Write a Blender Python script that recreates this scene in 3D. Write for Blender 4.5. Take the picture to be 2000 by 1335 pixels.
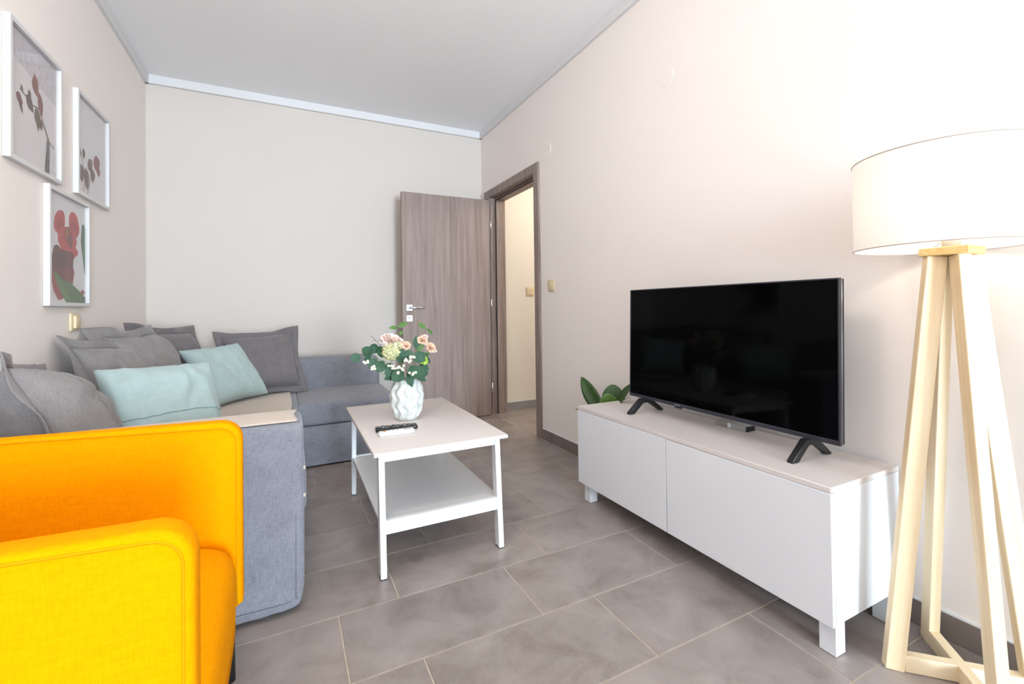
import bpy, bmesh, math, random
from math import sin, cos, pi, radians, sqrt
from mathutils import Vector, Matrix, Euler, noise

for o in list(bpy.data.objects): bpy.data.objects.remove(o, do_unlink=True)
S = bpy.context.scene
COL = S.collection

# ------------------------------------------------------------------ camera
CAMZ = 0.9844
yaw, pitch, roll = 0.4646, 0.0110, -0.0128
fv = Vector((sin(yaw)*cos(pitch), cos(yaw)*cos(pitch), sin(pitch)))
rv = Vector((cos(yaw), -sin(yaw), 0)); uv_ = rv.cross(fv)
ri = cos(roll)*rv + sin(roll)*uv_; ui = -sin(roll)*rv + cos(roll)*uv_
cam = bpy.data.cameras.new('camera'); cam.sensor_width = 36; cam.sensor_fit = 'HORIZONTAL'
cam.lens = 882.46/2000*36; cam.shift_y = -75.99/2000; cam.clip_start = 0.02
co = bpy.data.objects.new('camera', cam); COL.objects.link(co)
m = Matrix((ri, ui, -fv)).transposed().to_4x4(); m.translation = (0, 0, CAMZ); co.matrix_world = m
S.camera = co

# ------------------------------------------------------------------ light
S.view_settings.view_transform = 'Standard'; S.view_settings.look = 'None'
S.view_settings.gamma = 1.0; S.view_settings.use_curve_mapping = False
S.view_settings.exposure = 0.06
w = bpy.data.worlds.new('sky'); S.world = w; w.use_nodes = True
bg = w.node_tree.nodes['Background']; bg.inputs[0].default_value = (0.75, 0.87, 1.0, 1); bg.inputs[1].default_value = 1.2

ROOM_X0, ROOM_X1 = -0.896, 1.7285
ROOM_Y0, ROOM_Y1 = -6.40, 4.085
CEIL = 2.705
WIN = (0.25, 1.66, 0.06, 2.45)          # the balcony window in the wall behind the camera: x0 x1 z0 z1

def area(name, loc, rot, sx, sy, power, color):
    l = bpy.data.lights.new(name, 'AREA'); l.shape = 'RECTANGLE'; l.size = sx; l.size_y = sy
    l.energy = power; l.color = color
    o = bpy.data.objects.new(name, l); COL.objects.link(o); o.location = loc; o.rotation_euler = rot
    return o
# daylight entering by the balcony window
area('window_daylight', ((WIN[0]+WIN[1])/2, ROOM_Y0-0.22, (WIN[2]+WIN[3])/2), (radians(90), 0, 0),
     WIN[1]-WIN[0], WIN[3]-WIN[2], 730, (0.69, 0.865, 1.0))

# ------------------------------------------------------------------ helpers
def srgb(r, g, b):
    f = lambda c: (c/255/12.92) if c/255 <= 0.04045 else ((c/255+0.055)/1.055)**2.4
    return (f(r), f(g), f(b), 1.0)

def new_mat(name):
    m = bpy.data.materials.new(name); m.use_nodes = True
    nt = m.node_tree; return m, nt, nt.nodes['Principled BSDF']

def N(nt, kind, **kw):
    n = nt.nodes.new(kind)
    for k, v in kw.items():
        if hasattr(n, k) and not k.startswith('i_'): setattr(n, k, v)
    return n

def plain(name, rgb, rough=0.5, spec=0.5, metal=0.0, var=0.0, scale=8.0, bump=0.0, bscale=200.0, stretch=(1,1,1), sheen=0.0):
    """solid colour with optional procedural variation and fine relief"""
    m, nt, b = new_mat(name)
    c = srgb(*rgb)
    b.inputs['Roughness'].default_value = rough
    b.inputs['Specular IOR Level'].default_value = spec
    b.inputs['Metallic'].default_value = metal
    if sheen: b.inputs['Sheen Weight'].default_value = sheen
    b.inputs['Base Color'].default_value = c
    tc = N(nt, 'ShaderNodeTexCoord'); mp = N(nt, 'ShaderNodeMapping'); mp.inputs['Scale'].default_value = stretch
    nt.links.new(tc.outputs['Object'], mp.inputs[0])
    if var:
        nz = N(nt, 'ShaderNodeTexNoise'); nz.inputs['Scale'].default_value = scale; nz.inputs['Detail'].default_value = 5
        nt.links.new(mp.outputs[0], nz.inputs['Vector'])
        rp = N(nt, 'ShaderNodeValToRGB')
        rp.color_ramp.elements[0].position = 0.3; rp.color_ramp.elements[1].position = 0.7
        rp.color_ramp.elements[0].color = tuple(min(1, x*(1-var)) for x in c[:3])+(1,)
        rp.color_ramp.elements[1].color = tuple(min(1, x*(1+var)) for x in c[:3])+(1,)
        nt.links.new(nz.outputs[0], rp.inputs[0]); nt.links.new(rp.outputs[0], b.inputs['Base Color'])
    if bump:
        n2 = N(nt, 'ShaderNodeTexNoise'); n2.inputs['Scale'].default_value = bscale; n2.inputs['Detail'].default_value = 3
        nt.links.new(mp.outputs[0], n2.inputs['Vector'])
        bp = N(nt, 'ShaderNodeBump'); bp.inputs['Strength'].default_value = bump; bp.inputs['Distance'].default_value = 0.003
        nt.links.new(n2.outputs[0], bp.inputs['Height']); nt.links.new(bp.outputs[0], b.inputs['Normal'])
    return m

def fabric(name, rgb, dark=0.80, light=1.18, fine=420.0, bump=0.35, sheen=0.25, big=0.6, spec=0.15):
    """woven cloth: two crossed stretched noises for warp and weft"""
    m, nt, b = new_mat(name); c = srgb(*rgb)
    b.inputs['Roughness'].default_value = 0.92; b.inputs['Specular IOR Level'].default_value = spec
    b.inputs['Sheen Weight'].default_value = sheen; b.inputs['Sheen Roughness'].default_value = 0.5
    tc = N(nt, 'ShaderNodeTexCoord')
    outs = []
    for st in ((1, 1, 0.12), (0.12, 0.12, 1)):
        mp = N(nt, 'ShaderNodeMapping'); mp.inputs['Scale'].default_value = st
        nz = N(nt, 'ShaderNodeTexNoise'); nz.inputs['Scale'].default_value = fine; nz.inputs['Detail'].default_value = 2
        nt.links.new(tc.outputs['Object'], mp.inputs[0]); nt.links.new(mp.outputs[0], nz.inputs['Vector']); outs.append(nz)
    bign = N(nt, 'ShaderNodeTexNoise'); bign.inputs['Scale'].default_value = 14; bign.inputs['Detail'].default_value = 4
    nt.links.new(tc.outputs['Object'], bign.inputs['Vector'])
    a1 = N(nt, 'ShaderNodeMath', operation='ADD'); a2 = N(nt, 'ShaderNodeMath', operation='MULTIPLY_ADD')
    nt.links.new(outs[0].outputs[0], a1.inputs[0]); nt.links.new(outs[1].outputs[0], a1.inputs[1])
    nt.links.new(bign.outputs[0], a2.inputs[0]); a2.inputs[1].default_value = big; nt.links.new(a1.outputs[0], a2.inputs[2])
    mr = N(nt, 'ShaderNodeMapRange'); mr.inputs[1].default_value = 0.70+0.5*big-0.15; mr.inputs[2].default_value = 1.30+0.5*big+0.15
    nt.links.new(a2.outputs[0], mr.inputs[0])
    rp = N(nt, 'ShaderNodeValToRGB')
    rp.color_ramp.elements[0].color = tuple(x*dark for x in c[:3])+(1,)
    rp.color_ramp.elements[1].color = tuple(min(1, x*light) for x in c[:3])+(1,)
    nt.links.new(mr.outputs[0], rp.inputs[0]); nt.links.new(rp.outputs[0], b.inputs['Base Color'])
    bp = N(nt, 'ShaderNodeBump'); bp.inputs['Strength'].default_value = bump; bp.inputs['Distance'].default_value = 0.002
    nt.links.new(a1.outputs[0], bp.inputs['Height']); nt.links.new(bp.outputs[0], b.inputs['Normal'])
    return m

def wood(name, c0, c1, c2, stretch, scale, rough=0.5, spec=0.4, bump=0.1):
    """grain running along the axis with the small stretch factor"""
    m, nt, b = new_mat(name)
    b.inputs['Roughness'].default_value = rough; b.inputs['Specular IOR Level'].default_value = spec
    tc = N(nt, 'ShaderNodeTexCoord'); oi = N(nt, 'ShaderNodeObjectInfo')
    ad = N(nt, 'ShaderNodeVectorMath', operation='MULTIPLY_ADD'); ad.inputs[1].default_value = (1, 1, 1)
    cm = N(nt, 'ShaderNodeCombineXYZ')
    ml = N(nt, 'ShaderNodeMath', operation='MULTIPLY'); ml.inputs[1].default_value = 7.3
    nt.links.new(oi.outputs['Random'], ml.inputs[0])
    for i in range(3): nt.links.new(ml.outputs[0], cm.inputs[i])
    nt.links.new(tc.outputs['Object'], ad.inputs[0]); nt.links.new(cm.outputs[0], ad.inputs[2])
    mp = N(nt, 'ShaderNodeMapping'); mp.inputs['Scale'].default_value = stretch
    nt.links.new(ad.outputs[0], mp.inputs[0])
    nz = N(nt, 'ShaderNodeTexNoise'); nz.inputs['Scale'].default_value = scale; nz.inputs['Detail'].default_value = 6
    nz.inputs['Roughness'].default_value = 0.6; nz.inputs['Distortion'].default_value = 0.6
    nt.links.new(mp.outputs[0], nz.inputs['Vector'])
    rp = N(nt, 'ShaderNodeValToRGB'); e = rp.color_ramp.elements
    e[0].position = 0.30; e[0].color = srgb(*c0); e[1].position = 0.72; e[1].color = srgb(*c2)
    k = e.new(0.5); k.color = srgb(*c1)
    nt.links.new(nz.outputs[0], rp.inputs[0]); nt.links.new(rp.outputs[0], b.inputs['Base Color'])
    bp = N(nt, 'ShaderNodeBump'); bp.inputs['Strength'].default_value = bump; bp.inputs['Distance'].default_value = 0.002
    nt.links.new(nz.outputs[0], bp.inputs['Height']); nt.links.new(bp.outputs[0], b.inputs['Normal'])
    return m

def glassy(name, gloss=0.06, tint=(1, 1, 1, 1)):
    m = bpy.data.materials.new(name); m.use_nodes = True; nt = m.node_tree; nt.nodes.clear()
    o = N(nt, 'ShaderNodeOutputMaterial'); mx = N(nt, 'ShaderNodeMixShader'); t = N(nt, 'ShaderNodeBsdfTransparent'); g = N(nt, 'ShaderNodeBsdfGlossy')
    fr = N(nt, 'ShaderNodeFresnel'); fr.inputs[0].default_value = 1.4
    t.inputs[0].default_value = tint; g.inputs['Roughness'].default_value = 0.02
    ml = N(nt, 'ShaderNodeMath', operation='MULTIPLY'); ml.inputs[1].default_value = gloss/0.04
    cl = N(nt, 'ShaderNodeMath', operation='MINIMUM'); cl.inputs[1].default_value = 0.14
    nt.links.new(fr.outputs[0], cl.inputs[0]); nt.links.new(cl.outputs[0], ml.inputs[0])
    nt.links.new(ml.outputs[0], mx.inputs[0]); nt.links.new(t.outputs[0], mx.inputs[1]); nt.links.new(g.outputs[0], mx.inputs[2]); nt.links.new(mx.outputs[0], o.inputs[0])
    return m

# ---- mesh helpers
def link(name, me, mats=None, parent=None, loc=None):
    o = bpy.data.objects.new(name, me); COL.objects.link(o)
    if mats:
        for mm in (mats if isinstance(mats, (list, tuple)) else [mats]): me.materials.append(mm)
    if parent is not None: o.parent = parent
    if loc is not None: o.location = loc
    return o

def from_bm(name, bm, mats, parent=None, smooth=False, loc=None):
    me = bpy.data.meshes.new(name); bmesh.ops.recalc_face_normals(bm, faces=bm.faces); bm.to_mesh(me); bm.free()
    if smooth:
        for p in me.polygons: p.use_smooth = True
        if smooth != 'all':
            try: me.set_sharp_from_angle(angle=radians(40))
            except Exception: pass
    return link(name, me, mats, parent, loc)

def bm_box(bm, x0, x1, y0, y1, z0, z1, bev=0.0, seg=2, mi=0):
    vs = [bm.verts.new(p) for p in ((x0,y0,z0),(x1,y0,z0),(x1,y1,z0),(x0,y1,z0),(x0,y0,z1),(x1,y0,z1),(x1,y1,z1),(x0,y1,z1))]
    fs = [bm.faces.new([vs[i] for i in q]) for q in ((3,2,1,0),(4,5,6,7),(0,1,5,4),(1,2,6,5),(2,3,7,6),(3,0,4,7))]
    for f in fs: f.material_index = mi
    if bev:
        es = list({e for f in fs for e in f.edges})
        bmesh.ops.bevel(bm, geom=es, offset=bev, segments=seg, profile=0.5, affect='EDGES')

def box(name, x0, x1, y0, y1, z0, z1, mats, parent=None, bev=0.0, seg=2, smooth=None):
    bm = bmesh.new(); bm_box(bm, x0, x1, y0, y1, z0, z1, bev, seg)
    return from_bm(name, bm, mats, parent, smooth=(bev > 0) if smooth is None else smooth)

def soft_box(name, x0, x1, y0, y1, z0, z1, r, mats, parent=None, puff=0.0, sub=14, wob=0.0, seed=0):
    """upholstered block: fine rounded grid box with slightly crowned faces"""
    bm = bmesh.new(); bm_box(bm, x0, x1, y0, y1, z0, z1)
    n = [max(2, int((x1-x0)/0.05)), max(2, int((y1-y0)/0.05)), max(2, int((z1-z0)/0.05))]
    bmesh.ops.subdivide_edges(bm, edges=bm.edges[:], cuts=sub, use_grid_fill=True)
    c = Vector(((x0+x1)/2, (y0+y1)/2, (z0+z1)/2)); h = Vector(((x1-x0)/2, (y1-y0)/2, (z1-z0)/2))
    for v in bm.verts:
        d = v.co-c
        # redistribute so that vertices crowd to the edges
        q = Vector([ (1 if d[i] > 0 else -1)*h[i]*(1-(1-min(1, abs(d[i]/h[i])))**1.6) for i in range(3)])
        inner = Vector([max(-(h[i]-r), min(h[i]-r, q[i])) for i in range(3)])
        off = q-inner
        if off.length > 1e-9:
            k = r/max(abs(off[0]), abs(off[1]), abs(off[2])) if True else 1
            off = off.normalized()*r*(max(abs(off[0]), abs(off[1]), abs(off[2]))/r)
        p = inner+off
        nrm = off.normalized() if off.length > 1e-9 else Vector((0, 0, 1))
        t = [1-(q[i]/h[i])**2 for i in range(3)]
        if puff:
            a = max(range(3), key=lambda i: abs(q[i])/h[i])
            oth = [t[i] for i in range(3) if i != a]
            p = p+nrm*puff*max(0, oth[0])*max(0, oth[1])
        if wob:
            p = p+nrm*wob*noise.noise(Vector((p.x*4+seed, p.y*4, p.z*4)))
        v.co = c+p
    return from_bm(name, bm, mats, parent, smooth='all')

def tube_bm(bm, pts, r, n=8, caps=True, mi=0):
    pts = [Vector(p) for p in pts]; rs = r if isinstance(r, (list, tuple)) else [r]*len(pts)
    rings = []; prev = None
    for i, p in enumerate(pts):
        t = (pts[min(i+1, len(pts)-1)]-pts[max(i-1, 0)]).normalized()
        up = Vector((0, 0, 1)) if abs(t.z) < 0.95 else Vector((1, 0, 0))
        a = t.cross(up).normalized() if prev is None else (prev-t*prev.dot(t)).normalized()
        prev = a; b = t.cross(a)
        rings.append([bm.verts.new(p+(a*cos(2*pi*k/n)+b*sin(2*pi*k/n))*rs[i]) for k in range(n)])
    for i in range(len(rings)-1):
        for k in range(n):
            f = bm.faces.new((rings[i][k], rings[i][(k+1) % n], rings[i+1][(k+1) % n], rings[i+1][k])); f.material_index = mi
    if caps:
        bm.faces.new(rings[0][::-1]).material_index = mi; bm.faces.new(rings[-1]).material_index = mi

def tube(name, pts, r, mats, parent=None, n=8, closed=False):
    bm = bmesh.new(); tube_bm(bm, pts, r, n); return from_bm(name, bm, mats, parent, smooth='all')

def lathe(name, prof, mats, parent=None, n=48, loc=(0,0,0), cap=True):
    bm = bmesh.new(); rings = []
    for r, z in prof: rings.append([bm.verts.new((loc[0]+r*cos(2*pi*k/n), loc[1]+r*sin(2*pi*k/n), loc[2]+z)) for k in range(n)])
    for i in range(len(rings)-1):
        for k in range(n): bm.faces.new((rings[i][k], rings[i][(k+1) % n], rings[i+1][(k+1) % n], rings[i+1][k]))
    if cap:
        bm.faces.new(rings[0][::-1]); bm.faces.new(rings[-1])
    return from_bm(name, bm, mats, parent, smooth=True)

def prism(name, poly, axis, a0, a1, mats, parent=None, bev=0.0, seg=3):
    """extrude a polygon: axis 'x' poly=(y,z); 'y' poly=(x,z); 'z' poly=(x,y)"""
    mk = {'x': lambda a, p: (a, p[0], p[1]), 'y': lambda a, p: (p[0], a, p[1]), 'z': lambda a, p: (p[0], p[1], a)}[axis]
    bm = bmesh.new()
    A = [bm.verts.new(mk(a0, p)) for p in poly]; B = [bm.verts.new(mk(a1, p)) for p in poly]
    fa = bm.faces.new(A); fb = bm.faces.new(B[::-1]); n = len(poly)
    for i in range(n): bm.faces.new((A[i], B[i], B[(i+1) % n], A[(i+1) % n]))
    bmesh.ops.recalc_face_normals(bm, faces=bm.faces)
    if bev: bmesh.ops.bevel(bm, geom=list(fa.edges)+list(fb.edges), offset=bev, segments=seg, profile=0.5, affect='EDGES')
    return from_bm(name, bm, mats, parent, smooth=True)

def beam(name, p0, p1, side, wdt, thk, mats, parent=None, bev=0.0015):
    """rectangular bar from p0 to p1; 'side' is the direction of its width"""
    p0, p1 = Vector(p0), Vector(p1); t = (p1-p0).normalized(); s = Vector(side); s = (s-t*s.dot(t)).normalized(); q = t.cross(s)
    L = (p1-p0).length
    bm = bmesh.new(); bm_box(bm, -wdt/2, wdt/2, -thk/2, thk/2, 0, L, bev, 1)
    o = from_bm(name, bm, mats, parent, smooth=False)
    M = Matrix((s, q, t)).transposed().to_4x4(); M.translation = p0; o.matrix_local = M
    return o

def tag(o, label, cat=None, group=None, kind=None):
    o['label'] = label
    if cat: o['category'] = cat
    if group: o['group'] = group
    if kind: o['kind'] = kind
    return o

def thing(name, label, cat, loc=(0,0,0), rotz=0, group=None):
    o = bpy.data.objects.new(name, None); o.empty_display_size = 0.05; COL.objects.link(o)
    o.location = loc; o.rotation_euler = (0, 0, rotz)
    return tag(o, label, cat, group)

# ------------------------------------------------------------------ materials
M = {}
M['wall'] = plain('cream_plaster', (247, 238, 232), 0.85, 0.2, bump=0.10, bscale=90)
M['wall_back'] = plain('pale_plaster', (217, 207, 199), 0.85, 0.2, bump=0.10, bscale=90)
M['ceiling'] = plain('ceiling_paint', (250, 250, 252), 0.9, 0.1)
M['cornice'] = plain('cornice_paint', (226, 224, 225), 0.7, 0.2)
M['grout'] = plain('grout', (196, 182, 166), 0.9, 0.1, var=0.08, scale=30)
M['hall_wall'] = plain('hall_plaster', (236, 230, 218), 0.85, 0.2)
M['white_lacquer'] = plain('white_lacquer', (229, 230, 234), 0.32, 0.4)
M['white_foil'] = plain('white_foil', (222, 212, 207), 0.42, 0.4)
M['shelf_grey'] = plain('pale_foil', (226, 225, 224), 0.3, 0.45)
M['white_metal'] = plain('white_metal', (240, 242, 246), 0.4, 0.4)
M['black_plastic'] = plain('black_plastic', (28, 27, 29), 0.4, 0.4)
M['bezel'] = plain('dark_bezel', (46, 46, 56), 0.35, 0.5)
M['rubber'] = plain('dark_rubber', (40, 40, 42), 0.8, 0.2)
M['chrome'] = plain('satin_chrome', (225, 226, 230), 0.22, 0.5, metal=0.9)
M['escutcheon'] = plain('pale_nickel', (232, 232, 238), 0.35, 0.5, metal=0.35)
M['black'] = plain('keyhole_black', (12, 12, 12), 0.8, 0.1)
M['ivory'] = plain('ivory_plastic', (226, 208, 172), 0.4, 0.4)
M['sofa'] = fabric('grey_blue_weave', (129, 129, 137), dark=0.70, light=1.30)
M['cushion'] = fabric('grey_linen', (138, 132, 131), fine=380)
M['cushion_dark'] = fabric('dark_grey_weave', (114, 108, 109), fine=400)
M['mint'] = fabric('mint_linen', (172, 191, 189), dark=0.90, light=1.06, fine=350)
M['throw'] = fabric('beige_throw_weave', (202, 186, 171), dark=0.92, light=1.05, fine=300)
M['yellow'] = fabric('yellow_weave', (248, 156, 0), dark=0.90, light=1.08, fine=330, sheen=0.0, big=0.25, spec=0.04)
M['yellow_seam'] = plain('yellow_piping', (214, 148, 0), 0.9, 0.1)
M['dark_leg'] = plain('dark_stained_leg', (38, 34, 33), 0.5, 0.3)
M['sofa_seam'] = plain('sofa_seam', (112, 111, 119), 0.95, 0.05)
M['mint_seam'] = plain('mint_seam', (150, 178, 180), 0.95, 0.05)
M['door_wood'] = wood('grey_oak_laminate', (128, 111, 104), (146, 128, 121), (160, 144, 136), (1, 1, 0.05), 30, 0.5, 0.35)
M['frame_wood'] = wood('grey_oak_frame', (124, 108, 102), (146, 129, 122), (164, 149, 142), (1, 1, 0.05), 40, 0.5, 0.35)
M['pine'] = wood('pine', (228, 201, 160), (238, 216, 180), (245, 230, 203), (1, 0.7, 0.05), 26, 0.5, 0.35, 0.05)
M['pine_top'] = wood('pine_block', (226, 190, 120), (238, 208, 146), (244, 220, 168), (0.1, 1, 1), 26, 0.5, 0.35, 0.05)
M['baseboard'] = plain('baseboard_tile', (128, 116, 110), 0.45, 0.4, var=0.10, scale=14)
M['vase'] = plain('glazed_white_ceramic', (212, 214, 209), 0.3, 0.5)
M['euc'] = plain('eucalyptus_leaf', (54, 86, 64), 0.55, 0.3, var=0.25, scale=40)
M['leaf'] = plain('bright_leaf', (82, 118, 58), 0.5, 0.3, var=0.2, scale=40)
M['stem'] = plain('green_stem', (110, 122, 78), 0.7, 0.2)
M['twig'] = plain('brown_twig', (104, 86, 72), 0.8, 0.2)
M['pink'] = plain('pale_pink_petal', (246, 218, 206), 0.7, 0.2, var=0.05, scale=30)
M['peach'] = plain('peach_petal', (240, 202, 176), 0.7, 0.2, var=0.08, scale=60)
M['hydr'] = plain('green_cream_petal', (206, 206, 158), 0.7, 0.2, var=0.18, scale=60)
M['lime'] = plain('lime_petal', (178, 206, 92), 0.7, 0.2, var=0.15, scale=60)
M['white_petal'] = plain('white_petal', (244, 240, 214), 0.7, 0.2)
M['plant_leaf'] = plain('glossy_dark_leaf', (50, 80, 34), 0.38, 0.45, var=0.25, scale=16)
M['plant_leaf2'] = plain('glossy_light_leaf', (92, 124, 58), 0.38, 0.45, var=0.15, scale=16)
M['pot'] = plain('brown_pot', (120, 98, 82), 0.6, 0.3)
M['soil'] = plain('potting_soil', (48, 38, 30), 0.95, 0.1, var=0.4, scale=120)
M['frame_white'] = plain('white_frame', (218, 216, 216), 0.4, 0.35)
M['print_bg'] = plain('print_paper', (226, 219, 222), 0.6, 0.2)
M['print_bg2'] = plain('print_paper_light', (230, 227, 230), 0.6, 0.2)
M['remote_white'] = plain('white_remote', (236, 237, 240), 0.4, 0.4)
M['pane'] = glassy('clear_pane', 0.035)
M['win_pane'] = glassy('window_pane', 0.04)

def tile_material():
    m, nt, b = new_mat('stone_floor_tile')
    tc = N(nt, 'ShaderNodeTexCoord'); oi = N(nt, 'ShaderNodeObjectInfo')
    cm = N(nt, 'ShaderNodeCombineXYZ'); ml = N(nt, 'ShaderNodeMath', operation='MULTIPLY'); ml.inputs[1].default_value = 31.7
    nt.links.new(oi.outputs['Random'], ml.inputs[0])
    nt.links.new(ml.outputs[0], cm.inputs[0]); nt.links.new(ml.outputs[0], cm.inputs[2])
    ad = N(nt, 'ShaderNodeVectorMath', operation='ADD'); nt.links.new(tc.outputs['Object'], ad.inputs[0]); nt.links.new(cm.outputs[0], ad.inputs[1])
    n1 = N(nt, 'ShaderNodeTexNoise'); n1.inputs['Scale'].default_value = 5.5; n1.inputs['Detail'].default_value = 9; n1.inputs['Roughness'].default_value = 0.62; n1.inputs['Distortion'].default_value = 0.5
    n2 = N(nt, 'ShaderNodeTexNoise'); n2.inputs['Scale'].default_value = 260; n2.inputs['Detail'].default_value = 2
    for n in (n1, n2): nt.links.new(ad.outputs[0], n.inputs['Vector'])
    mx = N(nt, 'ShaderNodeMath', operation='MULTIPLY_ADD'); mx.inputs[1].default_value = 0.18
    nt.links.new(n2.outputs[0], mx.inputs[0]); nt.links.new(n1.outputs[0], mx.inputs[2])
    rp = N(nt, 'ShaderNodeValToRGB'); e = rp.color_ramp.elements
    e[0].position = 0.40; e[0].color = srgb(133, 121, 115); e[1].position = 0.80; e[1].color = srgb(168, 157, 151)
    k = e.new(0.56); k.color = srgb(152, 141, 135)
    nt.links.new(mx.outputs[0], rp.inputs[0])
    hs = N(nt, 'ShaderNodeHueSaturation'); mr = N(nt, 'ShaderNodeMapRange'); mr.inputs[3].default_value = 0.95; mr.inputs[4].default_value = 1.05
    nt.links.new(oi.outputs['Random'], mr.inputs[0]); nt.links.new(mr.outputs[0], hs.inputs['Value']); nt.links.new(rp.outputs[0], hs.inputs['Color'])
    nt.links.new(hs.outputs[0], b.inputs['Base Color'])
    b.inputs['Roughness'].default_value = 0.36; b.inputs['Specular IOR Level'].default_value = 0.45
    bp = N(nt, 'ShaderNodeBump'); bp.inputs['Strength'].default_value = 0.06; bp.inputs['Distance'].default_value = 0.002
    nt.links.new(mx.outputs[0], bp.inputs['Height']); nt.links.new(bp.outputs[0], b.inputs['Normal'])
    return m
M['tile'] = tile_material()

def screen_material():
    m, nt, b = new_mat('switched_off_screen')
    b.inputs['Base Color'].default_value = (0.0012, 0.0012, 0.0014, 1); b.inputs['Roughness'].default_value = 0.06
    b.inputs['Specular IOR Level'].default_value = 0.06
    return m
M['screen'] = screen_material()

def shade_material():
    m = bpy.data.materials.new('lamp_shade_cotton'); m.use_nodes = True; nt = m.node_tree; nt.nodes.clear()
    o = N(nt, 'ShaderNodeOutputMaterial'); d = N(nt, 'ShaderNodeBsdfDiffuse'); t = N(nt, 'ShaderNodeBsdfTranslucent'); mx = N(nt, 'ShaderNodeMixShader')
    d.inputs[0].default_value = srgb(248, 247, 245); t.inputs[0].default_value = srgb(255, 253, 250); mx.inputs[0].default_value = 0.36
    nt.links.new(d.outputs[0], mx.inputs[1]); nt.links.new(t.outputs[0], mx.inputs[2]); nt.links.new(mx.outputs[0], o.inputs[0])
    return m
M['shade'] = shade_material()
def emit(name, col, s):
    m = bpy.data.materials.new(name); m.use_nodes = True; nt = m.node_tree; b = nt.nodes['Principled BSDF']
    b.inputs['Emission Color'].default_value = col; b.inputs['Emission Strength'].default_value = s; b.inputs['Base Color'].default_value = (1, 1, 1, 1)
    return m

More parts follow.
